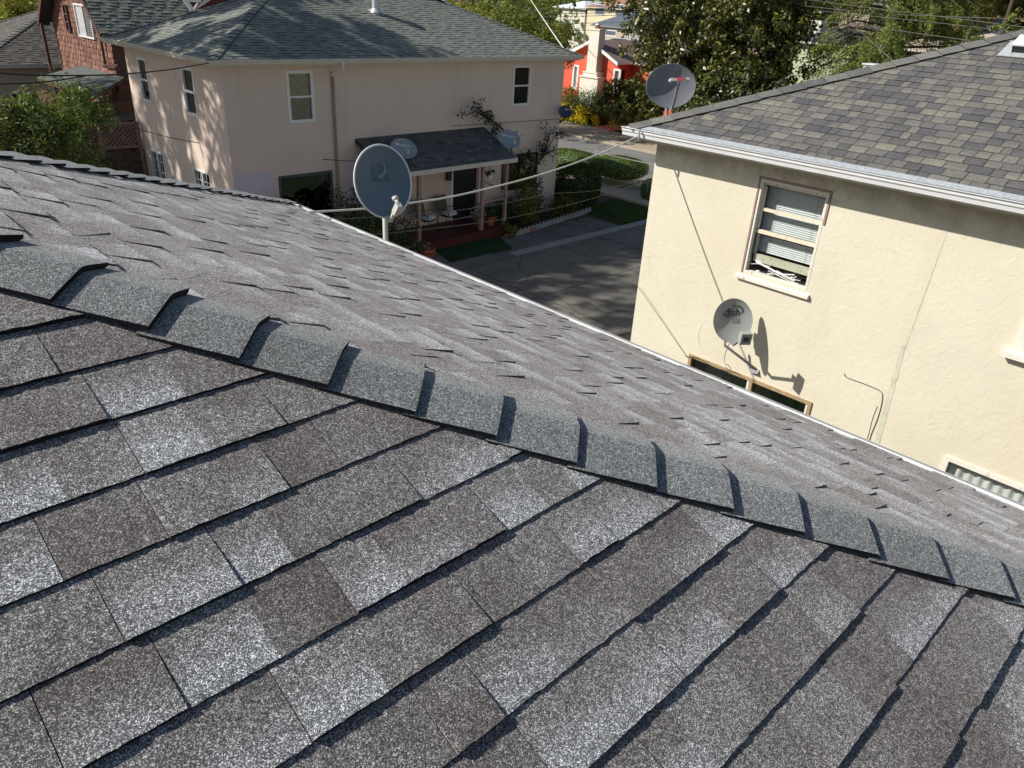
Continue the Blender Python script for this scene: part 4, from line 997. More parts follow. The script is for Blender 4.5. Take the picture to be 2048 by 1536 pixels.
# nearest dish beyond own eave
def logo_near(ref, M4, conf, w, h):
    m = MB(); 
    def quad(x0, x1, y0, y1, mat, o=.0006): 
        n_ = 8; m.grid([[M4 @ conf(V(x0 + (x1 - x0) * i / n_, y0 + (y1 - y0) * j / n_, o)) for j in range(n_ + 1)] for i in range(n_ + 1)], mat)
    quad(-.085, .085, .045, .15, 'logo_faint')
    P = [[], []]
    for i in range(15):
        t = -1.35 + 2.3 * i / 14; P[0].append(M4 @ conf(V(-.04 + .085 * math.cos(t), .115 + .06 * math.sin(t), .0014))); ww = .012 + .018 * (1 - i / 14)
        P[1].append(M4 @ conf(V(-.04 + (.085 + ww) * math.cos(t), .115 + (.06 + ww) * math.sin(t), .0014)))
    m.grid(P, 'dish_blue'); q = m.build('emblem'); q.parent = ref
    text_mesh('DIRECTV', .046, M4, 'logo_faint', ref, conform=lambda p: conf(V(p.x, p.y + .02, p.z - .001)), sx=.95, bold=.001)
MATS['near_dish'] = plain('near_dish', (0.13, 0.175, 0.215), 0.5, 0.4, 0.05, 4)
C = A(767, 363, X=4.02); nd = V(-.10, -.93, .28)
pb = A(771, 470, X=3.98)
nr = dish(C, nd, .57, .64, [C - nd.normalized() * .10 + V(0.0, 0, -.12), V(pb.x, pb.y, C.z - .33), V(pb.x, pb.y, 4.6), V(3.17, pb.y, 4.2)], 'nearest satellite dish with bright rim standing just beyond the near gutter', mat='near_dish', rim='white_metal', lnb='round', logo=logo_near, mast_r=.0245, focus=.33, arm_down=.74, depth=.055, backmat='plastic_beige', roll=-.06, )

# ------------------------------------------------------------------ overhead cables
def vplane(P, Q, px):
    """points of the vertical plane through P and Q seen at the listed pixels"""
    P, Q = Vector(P), Vector(Q); d = Q - P; n = V(d.y, -d.x, 0); out = []
    for (x, y) in px:
        r_ = Vector((M.T @ np.array([x - 1024, -(y - 768), -F])).tolist()); k = (P - V(0, 0, H)).dot(n) / r_.dot(n); out.append(V(0, 0, H) + r_ * k)
    return out
e1 = V(8.33, 6.19, BZ - .1); s0 = V(2.5, 6.19, 4.9)
cable(vplane(s0, e1, [(585, 426), (640, 423), (735, 417), (815, 407), (905, 393), (1024, 365), (1110, 340), (1200, 307), (1282, 270)]), .010, 'cable_white', 'thick white service cable sagging from the near eave to the cream gutter corner', group='overhead cables')
e2 = V(9.8, 7.2, 4.5); cable(vplane(V(6.2, 8.5, 5.1), e2, [(1192, 304), (1204, 307), (1240, 315), (1316, 331), (1345, 338)]), .008, 'cable_white', 'short white cable leaving the service cable towards the cream wall', group='overhead cables')
cable(vplane(V(3.3, 8.0, 4.6), V(14.0, 9.5, 4.6), [(600, 442), (700, 437), (790, 431), (903, 422), (1010, 406), (1100, 388), (1198, 380), (1318, 352)]), .004, 'cable_grey', 'upper thin grey cable hanging below the white service cable', group='overhead cables')
cable(vplane(V(3.3, 7.6, 4.2), V(14, 9.2, 4.3), [(640, 475), (780, 466), (900, 453), (1024, 435), (1174, 400), (1309, 358), (1340, 349)]), .004, 'cable_grey', 'lower thin grey cable hanging in front of the porch', group='overhead cables')
cable(vplane(V(4, 14, 5), V(8.6, 19.4, 5.4), [(-60, 141), (60, 150), (160, 151), (250, 148), (340, 139), (418, 126)]), .012, 'black_rubber', 'black cable running from the left to the pink house eave', group='overhead cables')
cable(vplane(V(4, 14, 5), V(8.6, 19.4, 5.4), [(-60, 172), (0, 168), (60, 166), (120, 160), (180, 150)]), .010, 'black_rubber', 'second black cable drooping over the leafy bush at the left', group='overhead cables')
cable(vplane(V(8.9, 22, 4), V(15.5, 17.6, 3.2), [(270, 256), (340, 275), (440, 293), (512, 305), (600, 315), (700, 322), (790, 326)]), .010, 'black_rubber', 'dark cable slung along the pink house to the porch roof', group='overhead cables')
cable([A(1128, 98, Y=20.2), A(1095, 50, Y=26), A(1062, 0, Y=34), A(1040, -40, Y=42)], .022, 'cable_white', 'pale power drop rising from the pink roof corner to the distant lines', group='overhead cables')
cable([A(905, 252, Y=PY - .05), A(1000, 246, Y=PY - .03), A(1070, 241, Y=PY - .03), A(1122, 238, Y=PY - .05)], .008, 'cable_grey', 'thin cable tacked along the pink wall to the navy dish', name='wall_cable')
far = [((860, 9), (1290, 12)), ((860, 18), (1300, 21)), ((900, 40), (1300, 40)), ((960, 57), (1300, 52)), ((940, 27), (1300, 25))]
for i, (p, q) in enumerate(far):
    cable(span(A(p[0] - 260, p[1] + 4, Y=66 + i), A(q[0] + 120, q[1] - 2, X=58 + i * .3), .3), .022, 'cable_grey', ['highest', 'second highest', 'middle', 'lowest', 'fourth highest'][i] + ' of five distant power lines above the orange house', group='distant power lines')
fr = [((1560, -8), (1760, 18), (2048, 54)), ((1640, 22), (1860, 44), (2048, 66)), ((1630, 40), (1800, 62), (1960, 84)), ((1610, 12), (1780, 28), (2100, 40))]
for i, (p, q, s_) in enumerate(fr):
    cable([A(*p, X=33), A(*q, X=30.5), A(*s_, X=28)], .010, 'cable_grey', ['top', 'third', 'lowest', 'second'][i] + ' of four power lines crossing in front of the cedar', group='power lines before the cedar')
cable([A(1655, 0, X=36), A(1695, 38, X=28), A(1735, 76, X=20), A(1785, 121, X=12.6)], .008, 'cable_grey', 'cable falling past the cedar to the cream house roof', group='overhead cables')
# ================================================================== garden before the pink house
PLB = 'potted plants by the porch'
def pot(x, y, r0, hh, label, mat='terracotta', plant=None, z=.01, ph=.3, pn=260, seed=1):
    root = thing('plant_pot', (x, y, z), label, 'plant pot'); m = MB()
    prof = [(r0 * .68, 0), (r0 * .95, hh * .8), (r0 * 1.08, hh * .82), (r0 * 1.08, hh), (r0 * .95, hh), (r0 * .9, hh * .82), (.001, hh * .8)]
    m.grid([[V(x + a * math.cos(t), y + a * math.sin(t), z + b) for t in [2 * math.pi * k / 24 for k in range(24)]] for a, b in prof], mat, close_v=True); under(m.build('pot'), root)
    if plant:
        p, nr = blob_points((x, y, z + hh + ph * .4), (r0 * 1.3, r0 * 1.3, ph * .6), 9, pn // 9, ph * .35, seed, .5, 1, z + hh * .85); leaf_mesh('plant', p, nr, .07, plant, root, .5, seed)
a = A(854, 505, Z=.3); pot(a.x, a.y, .24, .42, 'orange terracotta pot at the left corner of the green turf', plant=['leaf_green'], ph=.22)
a = A(825, 500, Z=.4); shrub(V(a.x, a.y, .32), (.42, .38, .3), 'clump of white and blue flowers left of the terracotta pot', 'flowers', ['petal_white', 'leaf_green'], 900, .06, 31, name='flower_clump', share=[.5, .5], clump=.12)
a = A(803, 488, Z=.5); shrub(V(a.x, a.y, .42), (.32, .3, .3), 'small pink flowering plant beside the near dish pole', 'flowers', ['petal_pink', 'leaf_dark'], 500, .05, 32, name='flower_clump', share=[.3, .7], clump=.12)
a = A(1000, 437, Z=.4); pot(17.55, 18.8, .18, .3, 'terracotta pot with leafy plant behind the right porch post', plant=['leaf_green', 'leaf_dark'], z=.31, ph=.55, pn=500, seed=5)
pot(17.1, 18.85, .16, .26, 'small pot with pale flowers standing on the porch between the two right posts', plant=['petal_white', 'leaf_green'], z=.31, ph=.5, pn=400, seed=6)
# hanging basket
a = A(979, 345, Y=18.6); hb = thing('hanging_basket', (a.x, 18.6, zb - .12), 'hanging macrame planter under the porch eave', 'hanging planter'); m = MB()
for q in (-.09, .0, .09): m.tube([V(a.x + q * .2, 18.6, zb - .12), V(a.x + q, 18.6 + q * .3, a.z + .05)], .007, 'dark_trim', 6)
under(m.build('cord'), hb); m = MB(); m.tube([V(a.x, 18.6, a.z - .22), V(a.x, 18.6, a.z - .05)], [.07, .12], 'white_paint', 14); under(m.build('pot'), hb)
p, nr = blob_points((a.x, 18.6, a.z + .03), (.17, .15, .12), 6, 22, .07, 3); leaf_mesh('plant', p, nr, .07, ['leaf_dark'], hb, .6, 3)
# hedges and shrubs
def trimmed(C, R, label, seed, n=9000, z0=.0, mats=('leaf_hedge', 'leaf_green')):
    return shrub(C, R, label, 'hedge', list(mats), n, .085, seed, name='trimmed_hedge', group='clipped hedges by the lawn', trim=3.2, zmin=z0 + .03, keep=.45)
trimmed(V(23.1, 19.85, .82), (.95, .85, .84), 'tall dark clipped hedge block against the right corner of the pink house', 41, 14000, .0, ('leaf_dark', 'leaf_green'))  # dark leaves put the shade on this hedge into its colour
trimmed(V(27.6, 24.0, .62), (1.0, 1.6, .44), 'flat topped bright clipped hedge behind the corner hedge', 42, 9000, .0)
trimmed(V(27.6, 21.25, .82), (1.05, 1.25, .42), 'mushroom shaped clipped shrub on stems near the road', 43, 11000, .3)
a = A(1300, 375, Z=.6); trimmed(V(a.x + .3, a.y, .45), (.5, .5, .45), 'small dark clipped ball shrub half hidden by the cream house corner', 44, 2500)
a = A(1067, 395, Y=18.7); shrub(V(a.x, 18.95, .85), (.55, .5, .9), 'yellow green conical shrub right of the porch', 'shrub', ['leaf_ochre', 'leaf_green'], 4200, .075, 45, clump=.22, share=[.75, .25])
a = A(1022, 460, Z=.25); shrub(V(a.x, a.y + .1, .25), (.32, .3, .28), 'low yellow green plant at the foot of the right porch post', 'shrub', ['leaf_olive', 'leaf_green'], 1200, .06, 46, clump=.13)
shrub(V(18.9, 19.3, .45), (.8, .5, .5), 'dark leafy shrub between porch end and conical shrub', 'shrub', ['leaf_dark', 'leaf_green'], 3000, .08, 47, clump=.25)
shrub(V(21.3, 18.85, .4), (.85, .4, .45), 'dark shrub behind the scalloped edging', 'shrub', ['leaf_dark', 'leaf_ochre'], 3200, .08, 48, clump=.25)
shrub(V(12.1, 18.2, .95), (1.35, 1.0, 1.35), 'big dark shrub under the wide picture window', 'shrub', ['leaf_dark', 'leaf_green'], 12000, .085, 49, clump=.33, share=[.6, .4])
shrub(V(10.2, 18.9, .9), (.9, .7, 1.0), 'dark shrub at the left corner of the pink house', 'shrub', ['leaf_dark', 'leaf_green'], 6000, .09, 50, clump=.33, share=[.7, .3])
# sparse climbing camellia on the pink wall: limbs with small leaf tufts
def sparse(label, paths, seed, leaf=.10, name='climbing_shrub', mats=('leaf_dark',), per=26, cr=.10):
    root = thing(name, paths[0][0], label, 'shrub'); r_ = random.Random(seed); m = MB(); P = []
    for path in paths:
        m.tube(path, [.03 * (1 - i / len(path)) + .006 for i in range(len(path))], 'bark', 6)
        for (a_, b_) in zip(path[:-1], path[1:]):
            for k in range(4):
                c = Vector(a_).lerp(Vector(b_), r_.random()) + V(r_.uniform(-.22, .22), r_.uniform(-.1, .1), r_.uniform(-.2, .2))
                m.tube([Vector(a_).lerp(Vector(b_), .4), c], [.01, .005], 'bark', 5)
                P += [tuple(c + V(r_.gauss(0, cr), r_.gauss(0, cr * .7), r_.gauss(0, cr))) for _ in range(per)]
    under(m.build('stem'), root); P = np.array(P); nr = np.random.default_rng(seed).normal(size=P.shape) + np.array([0, -.4, .5]); leaf_mesh('foliage', P, nr, leaf, list(mats), root, .5, seed)
f_ = lambda x, y, yy=19.6: A(x, y, Y=yy)
b0 = V(20.6, 19.3, .05)
sparse('sparse dark camellia climbing across the pink wall right of the porch', [
    [b0, f_(1075, 395), f_(1062, 350), f_(1085, 310), f_(1112, 270), f_(1128, 262)], [f_(1062, 350), f_(1040, 325), f_(1022, 300), f_(1000, 262), f_(985, 252)],
    [f_(1022, 300), f_(1005, 258), f_(975, 235), f_(952, 222), f_(930, 232)], [f_(975, 235), f_(956, 215)], [f_(1085, 310), f_(1095, 285), f_(1100, 262)],
    [f_(1062, 350), f_(1050, 375), f_(1085, 365)], [f_(1085, 310), f_(1110, 300)], [f_(1040, 325), f_(1060, 310), f_(1080, 330)]], 5, per=20)
# scalloped edging
m = MB(); e0, e1_ = V(18.05, 18.0, 0), V(22.9, 18.75, 0); d_ = (e1_ - e0); n_ = 22
for i in range(n_):
    p0 = e0.lerp(e1_, i / n_); p1 = e0.lerp(e1_, (i + .96) / n_); c = (p0 + p1) / 2; q = V(0, .05, 0)
    for (s0_, s1_) in ((V(0, 0, 0), q),):
        f1_ = [p0, p1, p1 + V(0, 0, .13), c + V(0, 0, .24), p0 + V(0, 0, .13)]; m.face(f1_, 'concrete_pale'); m.face([p + q for p in f1_][::-1], 'concrete_pale')
        for a_, b_ in zip(f1_, f1_[1:] + f1_[:1]): m.face([a_, a_ + q, b_ + q, b_], 'concrete_pale')
o = m.build('garden_edging'); tag(o, 'scalloped concrete edging along the planting bed', 'garden edging')
m = MB(); 
for i in range(7): m.box((17.7 + i * .22, 18.12, 0), (17.9 + i * .22, 18.22, .12), 'brick_red')
o = m.build('brick_border'); tag(o, 'short low brick border beside the turf mat', 'garden edging')

# ================================================================== ORANGE HOUSE
OX = 42.3; og = thing('house', (46, 36, 0), 'orange red gabled bungalow across the street', 'house')
L_ = A(1122, 121, X=OX - .35); R_ = A(1236, 114, X=OX - .35); yl, yr = L_.y, R_.y - .05; ap = V(OX, (yl + yr) / 2, 0); ze = (L_.z + R_.z) / 2 - .02; za = A(1187, 80, X=OX - .35).z
ys = [yl - .45, yr + .45]; yb1 = A(1100, 130, X=OX).y + 1.5
m = MB()
w1 = A(1148, 131, X=OX); w2 = A(1157, 177, X=OX); ho1 = (0 + (yl + 0) - w1.y - 0, 0, 0, 0)
Oo, Uo, No = V(OX, yl - .05, 0), V(0, -1, 0), V(-1, 0, 0); Lw = yl - yr - .35
h1 = (Oo.y - w1.y, Oo.y - w1.y + .42, w2.z, w1.z); w3 = A(1229, 139, X=OX); h2 = (Oo.y - w3.y, Oo.y - w3.y + .5, w3.z - 1.15, w3.z)
wall_holes(m, Oo, Uo, No, 0, Lw, 0, ze, [h1, h2], 'stucco_orange', rev=.08)
m.face([V(OX, yl - .05, ze), V(OX, yr + .3, ze), V(OX, (yl + yr) / 2, za - .05)], 'stucco_orange')
wall_holes(m, V(OX, yr + .3, 0), V(1, 0, 0), V(0, -1, 0), 0, 8, 0, ze, [], 'stucco_orange'); wall_holes(m, V(OX + 8, yl - .3, 0), V(-1, 0, 0), V(0, 1, 0), 0, 8, 0, ze, [], 'stucco_orange')
wall_holes(m, V(OX + 1.6, yr + .3, 0), V(0, -1, 0), V(-1, 0, 0), 0, 8.2, 0, ze, [(5.2, 6.4, 1.1, 2.3)], 'stucco_orange')
under(m.build('wall'), og)
m = MB(); t_ = .12
for (ya, s_) in ((yl, 1), (yr, -1)):
    P = [V(OX - .35, ya, ze), V(OX + 9, ya, ze), V(OX + 9, (yl + yr) / 2, za), V(OX - .35, (yl + yr) / 2, za)]
    m.face(P, 'roof_light' if s_ > 0 else 'roof_mauve'); m.face([p - V(0, 0, t_) for p in P][::-1], 'white_paint')
    m.face([P[0], P[1], P[1] - V(0, 0, t_), P[0] - V(0, 0, t_)], 'white_paint'); m.face([P[1], P[2], P[2] - V(0, 0, t_), P[1] - V(0, 0, t_)], 'white_paint')
P = [V(OX + 1.25, yr - .05, ze + .02), V(OX + 1.25, yr - 8.2, ze + .02), V(OX + 5, yr - 8.2, za + .3), V(OX + 5, yr - .05, za + .3)]
m.face(P, 'roof_mauve'); m.face([p - V(0, 0, .14) for p in P][::-1], 'white_paint'); m.face([P[0], P[0] - V(0, 0, .14), P[1] - V(0, 0, .14), P[1]], 'white_paint')
under(m.build('roof'), og)
m = MB()
for ya in (yl, yr): m.hexa([V(OX - .39, ya, ze - .2), V(OX - .351, ya, ze - .2), V(OX - .351, (yl + yr) / 2, za - .2), V(OX - .39, (yl + yr) / 2, za - .2), V(OX - .39, ya, ze + .01), V(OX - .351, ya, ze + .01), V(OX - .351, (yl + yr) / 2, za + .01), V(OX - .39, (yl + yr) / 2, za + .01)], 'white_paint')
under(m.build('bargeboard'), og)
window(og, Oo, Uo, No, h1, fw=.07, rails=(), curtain=('full', 'curtain_white'), sill=True, casing=.06, glassm='glass_clear', label='narrow white window left of the chimney'); window(og, Oo, Uo, No, h2, fw=.07, rails=(), curtain=('full', 'curtain_white'), sill=True, casing=.06, glassm='glass_clear', label='white window right of the chimney behind the tree')
cy = A(1185, 150, X=OX - .4).y; ct = A(1190, 57, X=OX - .4).z; cs1 = A(1185, 146, X=OX - .4).z; cs2 = A(1185, 155, X=OX - .4).z
m = MB(); m.box((OX - .75, cy - .78, 0), (OX - .002, cy + .78, cs2), 'stucco_white'); m.box((OX - .82, cy - .84, cs2), (OX - .002, cy + .84, cs2 + .08), 'stucco_white')
m.box((OX - .68, cy - .60, cs2 + .08), (OX - .002, cy + .60, cs1), 'stucco_white'); m.box((OX - .72, cy - .64, cs1), (OX + .0, cy + .64, cs1 + .07), 'stucco_white')
m.box((OX - .60, cy - .42, cs1 + .07), (OX + .02, cy + .42, ct - .1), 'stucco_white'); m.box((OX - .64, cy - .46, ct - .1), (OX + .06, cy + .46, ct), 'stucco_white'); under(m.build('chimney'), og)
m = MB(); m.tube([V(OX - .3, cy, ct), V(OX - .3, cy, ct + .22)], .12, 'terracotta', 14); m.tube([V(OX - .3, cy, ct + .22), V(OX - .3, cy, ct + .3)], [.2, .16], 'galvanised', 14); under(m.build('chimney_pot'), og)
a = A(1118, 210, X=OX - .1); m = MB(); m.box((OX - .12, a.y - .55, 1.0), (OX - .002, a.y - 1.6, 1.75), 'stucco_orange'); m.box((OX - .16, a.y - .9, 1.05), (OX - .122, a.y - 1.15, 1.3), 'metal_grey'); under(m.build('utility_box'), og)
# yellow flower bed and shrubs in front
a = A(1150, 238, Z=.5)
shrub(V(40.3, 36.8, .45), (1.0, 3.2, .75), 'mound of bright yellow flowers in front of the orange house', 'flowers', ['petal_yellow', 'leaf_hedge'], 6500, .13, 61, name='flower_bed', share=[.85, .15], clump=.35)
shrub(V(40.4, 31.0, .3), (.7, 1.0, .35), 'small patch of yellow flowers right of the brick path', 'flowers', ['petal_yellow', 'leaf_hedge'], 1600, .12, 62, name='flower_bed', share=[.4, .6], clump=.3)
shrub(V(39.9, 29.6, .35), (.6, .9, .4), 'low bluish green shrub behind the cream gutter corner', 'shrub', ['leaf_green'], 1500, .13, 63, clump=.3)
shrub(V(41.1, 34.6, .95), (1.2, 1.5, 1.15), 'round dark green bush at the foot of the white chimney', 'shrub', ['leaf_green', 'leaf_dark'], 7000, .11, 64, clump=.4)
shrub(V(41.6, 36.9, 1.0), (.8, 1.2, 1.0), 'olive green bush left of the white chimney foot', 'shrub', ['leaf_ochre', 'leaf_green'], 4500, .11, 65, clump=.35)

# ================================================================== TREES
c = A(1440, 55, X=39.5)
tree(V(39.5, 24.8, c.z + .3), (4.0, 5.7, 5.4), 'large glossy magnolia tree beside the orange house', 'tree', ['leaf_magnolia'], 640, 85, .54, .25, 71, base=V(40.5, 27.0, .1), trunk_r=.32, shell=.62, name='magnolia_tree', keep=.45, limbs=10)
tree(V(38.8, 29.4, 2.0), (1.5, 2.2, 1.15), 'low leafy magnolia reaching over the brick path', 'tree', ['leaf_magnolia'], 90, 85, .40, .25, 72, base=V(39.4, 28.4, .1), trunk_r=.12, shell=.5, name='magnolia_tree', keep=.45)
c = A(1560, 175, X=37); tree(V(37.5, 21.6, 2.7), (2.4, 3.1, 1.9), 'dark lower magnolia growing behind the cream roof hip', 'tree', ['leaf_magnolia', 'leaf_dark'], 230, 80, .53, .25, 73, base=V(37.8, 21, .1), trunk_r=.2, shell=.6, name='magnolia_tree', share=[.6, .4])
# cedar with drooping sprays
def cedar(C, R, label, seed, n_layers=90, name='cedar_tree'):
    C = Vector(C); base = V(C.x, C.y, .1); root = thing(name, base, label, 'tree'); r_ = random.Random(seed); m = MB()
    m.tube([base, V(C.x + .2, C.y, C.z), V(C.x, C.y, C.z + R[2])], [.4, .3, .08], 'bark', 10); P = []; Nn_ = []
    g_ = np.random.default_rng(seed)
    for i in range(n_layers):
        z = r_.uniform(-1, 1); rad = math.sqrt(max(0, 1 - z * z)) ** .8; a_ = r_.uniform(0, 6.28); L = rad * r_.uniform(.8, 1.12)
        tip = C + V(math.cos(a_) * R[0] * L, math.sin(a_) * R[1] * L, z * R[2] - .1 * R[2]); st = V(C.x, C.y, C.z + z * R[2] * .9)
        mid = st.lerp(tip, .6) + V(0, 0, .5); m.tube([st, mid, tip], [.07, .04, .012], 'bark', 5)
        sd_ = (tip - st).cross(V(0, 0, 1)).normalized(); k = 520; t = g_.random(k) ** .6; sdv = g_.normal(size=k) * .45 * (1.15 - t) ; dr = np.abs(g_.normal(size=k)) * .38
        b = np.outer((1 - t) ** 2, st) + np.outer(2 * t * (1 - t), mid) + np.outer(t * t, tip) + np.outer(sdv, sd_) - np.outer(dr, [0, 0, 1]); P.append(b)
        Nn_.append(np.tile([math.cos(a_) * .7, math.sin(a_) * .7, .7], (k, 1)))
    under(m.build('trunk'), root); leaf_mesh('crown', np.concatenate(P), np.concatenate(Nn_), .17, ['leaf_cedar', 'leaf_green'], root, .28, seed, .3, [.8, .2], droop=1.3)
c = A(1800, 60, X=42); cedar(V(42, c.y, c.z - .6), (4.4, 3.7, 5.2), 'big drooping cedar tree behind the cream house roof', 81, 150)
c = A(1625, -5, X=70); tree(V(70, c.y, c.z + 1), (4, 5, 4), 'dark tree beyond the green house', 'tree', ['leaf_green', 'leaf_dark'], 90, 60, .8, .4, 82, trunk_r=.3)
c = A(1690, 125, X=33); shrub(V(33.5, c.y + .5, 2.6), (1.2, 1.6, 1.6), 'yellow tinged bush at the cedar foot just above the cream hip', 'shrub', ['leaf_olive', 'leaf_yellow', 'leaf_green'], 3800, .15, 83, share=[.4, .2, .4], clump=.4)
# green feathery tree behind the pink house, shadow falls on the road
c = A(1120, 62, X=36); tree(V(33.5, 34.8, c.z - .6), (3.2, 4.3, 2.7), 'feathery bright green tree behind the right end of the pink roof', 'tree', ['leaf_olive', 'leaf_green'], 260, 90, .5, .2, 84, base=V(33.2, 34.6, .1), aspect=.35, share=[.65, .35], shell=.6)
c = A(985, 40, X=40); tree(V(38, 46.5, 4.9), (3.0, 4.0, 2.0), 'yellow leaved bush tree left of the feathery green tree', 'tree', ['leaf_yellow', 'leaf_olive'], 130, 60, .5, .34, 85, share=[.45, .55])
c = A(1950, -32, X=62); tree(V(62, c.y, c.z), (3, 3.2, 2.5), 'ochre leaved tree left of the utility pole', 'tree', ['leaf_ochre', 'leaf_olive'], 120, 70, .55, .3, 86, share=[.7, .3], limbs=2)
c = A(1892, -20, X=70); tree(V(70, c.y, c.z), (3, 2.4, 2.2), 'grey green tree left of the ochre tree', 'tree', ['leaf_green'], 80, 60, .6, .34, 87, limbs=2)
c = A(2042, 0, X=66); tree(V(66, c.y - .6, c.z - .6), (2.4, 2.0, 2.6), 'dark green tree right of the utility pole', 'tree', ['leaf_green', 'leaf_dark'], 90, 60, .55, .3, 88, limbs=2)
c = A(2035, 48, X=24); shrub(V(24, c.y - .1, c.z - .55), (.6, .75, .8), 'pale thorny bush showing over the upper end of the cream hip', 'shrub', ['leaf_cedar', 'leaf_olive'], 1500, .08, 89, clump=.13)
c = A(1968, 66, X=27); shrub(V(27, c.y, c.z - .35), (.6, .6, .6), 'loose green bush before the brown roof', 'shrub', ['leaf_green', 'leaf_cedar'], 900, .08, 90, clump=.14)
c = A(1920, 92, X=24); shrub(V(24, c.y, c.z - .25), (.35, .35, .3), 'small bush with pale leaves just over the cream hip', 'shrub', ['leaf_yellow', 'leaf_green'], 300, .09, 91, clump=.1, share=[.3, .7])
# left side
bx = A(95, 250, X=5.2)
c = A(78, 245, Y=13.6); tree(V(c.x, 13.6, c.z - .10), (.76, .8, .60), 'leafy green bush tree left of the pink house', 'tree', ['leaf_green', 'leaf_hedge', 'leaf_ochre'], 120, 55, .21, .085, 92, base=V(c.x, 13.6, .0), trunk_r=.07, share=[.6, .2, .2], aspect=.3, shell=.4, keep=.5)
c = A(160, 205, Y=14.2); tree(V(c.x, 14.2, c.z - .05), (.42, .5, .40), 'light leafy sprays of a young bush before the lean to roof', 'tree', ['leaf_green', 'leaf_hedge', 'leaf_ochre'], 46, 46, .15, .085, 97, base=V(c.x, 14.2, .0), trunk_r=.05, share=[.5, .3, .2], aspect=.3, shell=.4, keep=.5)
c = A(20, 290, Y=13.0); tree(V(c.x, 13.0, c.z - .1), (.6, .7, .6), 'darker lower bush at the left edge beneath the cables', 'tree', ['leaf_dark', 'leaf_green', 'leaf_ochre'], 90, 60, .18, .085, 93, base=V(c.x, 13, .0), trunk_r=.06, share=[.45, .35, .2], aspect=.3, shell=.4)
c = A(105, 300, Y=15); tree(V(c.x, 15.0, c.z - .35), (.9, .8, .6), 'shadowed bush in front of the lattice fence', 'tree', ['leaf_dark', 'leaf_green', 'leaf_ochre'], 100, 60, .22, .09, 94, base=V(c.x, 15, .0), trunk_r=.06, share=[.6, .2, .2], aspect=.3, shell=.4)
c = A(8, 22, Y=52); tree(V(c.x, 52, c.z - .6), (3, 3, 2.0), 'pale sunlit bush at the upper left corner', 'tree', ['leaf_yellow', 'leaf_olive'], 90, 70, .5, .22, 95, share=[.5, .5])
c = A(50, 12, Y=50); tree(V(c.x + .5, 50.5, c.z - .9), (1.6, 2, 1.2), 'ochre bush under the palm behind the left house', 'tree', ['leaf_ochre', 'leaf_yellow', 'leaf_green'], 60, 70, .4, .22, 96, share=[.5, .2, .3])
# palm
c = A(70, 14, Y=49); pr_ = thing('palm_tree', (c.x, 49, 0), 'spiky palm showing over the left house roof', 'palm tree'); m = MB(); m.tube([V(c.x, 49, 0), V(c.x, 49, c.z - .3)], [.3, .22], 'bark', 10); under(m.build('trunk'), pr_)
for i in range(22):
    m = MB(); a_ = i * 2.4; el = .2 + .9 * ((i * 7) % 11) / 11; L = 2.4; pts = []
    for k in range(8): t = k / 7; pts.append(V(c.x, 49, c.z - .3) + V(math.cos(a_) * L * t * math.cos(el), math.sin(a_) * L * t * math.cos(el), L * t * math.sin(el) - 1.1 * t * t))
    sd_ = V(-math.sin(a_), math.cos(a_), 0); cc = (random.random(), .5, .5)
    for k in range(1, 8):
        for s_ in (-1, 1):
            for q in (0, .5):
                p = pts[k - 1].lerp(pts[k], q); m.face([p, p + sd_ * s_ * .30 * (1.1 - k / 8) + V(math.cos(a_), math.sin(a_), 0) * .25 + V(0, 0, -.1), p + V(math.cos(a_), math.sin(a_), 0) * .06], 'leaf_olive', cc)
    m.tube(pts, .02, 'leaf_olive', 4); under(m.build('frond'), pr_)

# tall shade trees standing out of frame to the left: their shade falls on the pink house and the drive
for (x, y, z, R, sd_, lab) in ((-.5, 31.0, 16.5, (4.0, 3.6, 4.4), 101, 'tall shade tree beyond the left edge nearest the pink house'), (-3.0, 24.8, 14.2, (4.2, 4.0, 4.4), 102, 'tall shade tree out of frame left of the bushes'),
                              (-4.5, 36.5, 14.5, (3.4, 3.6, 4.4), 103, 'tall shade tree out of frame behind the brown house')):
    tree(V(x, y, z), R, lab, 'tree', ['leaf_green'], {101: 140, 102: 100, 103: 80}[sd_], 60, .62, .34, sd_, base=V(x, y, 0), trunk_r=.35, group='tall shade trees')

# ================================================================== BROWN SHAKE HOUSE and the sheds beside the pink house
BX = 10.0; bh = thing('house', (15, 34, 0), 'brown shake sided house with steep gable behind the pink roof', 'house')
def shakes(mb, O, U, Nn_, u0, u1, zf0, zf1, seed, e=.19):
    r_ = random.Random(seed); z = zf0
    while z < zf1:
        u = u0
        while u < u1:
            w_ = r_.uniform(.09, .2); u2 = min(u + w_, u1); t = r_.uniform(.02, .05); c = (r_.random() ** 1.1, 0, 0); dz = r_.uniform(-.008, .008)
            P = lambda uu, zz, n_: Vector((O.x, O.y, 0)) + U * uu + V(0, 0, zz) + Nn_ * n_
            mb.hexa([P(u + .010, z + dz, 0), P(u2 - .010, z + dz, 0), P(u2 - .010, z + dz, t), P(u + .010, z + dz, t), P(u + .010, z + e, 0), P(u2 - .010, z + e, 0), P(u2 - .010, z + e, .006), P(u + .010, z + e, .006)], 'cedar_shakes', c)
            u = u2
        z += e
Ob, Ub, Nb = V(BX, 36.6, 0), V(0, -1, 0), V(-1, 0, 0)
yb0 = 30.35; ez_ = H - 1.62; half = 3.1; ym = yb0 + half; zr_ = ez_ + half * .84
wb = (36.6 - A(150, 6, X=BX).y, 36.6 - A(192, 70, X=BX).y, A(165, 73, X=BX).z, A(150, 6, X=BX).z); wc = (36.6 - A(128, 8, X=BX).y, 36.6 - A(145, 60, X=BX).y, A(145, 64, X=BX).z, A(128, 8, X=BX).z)
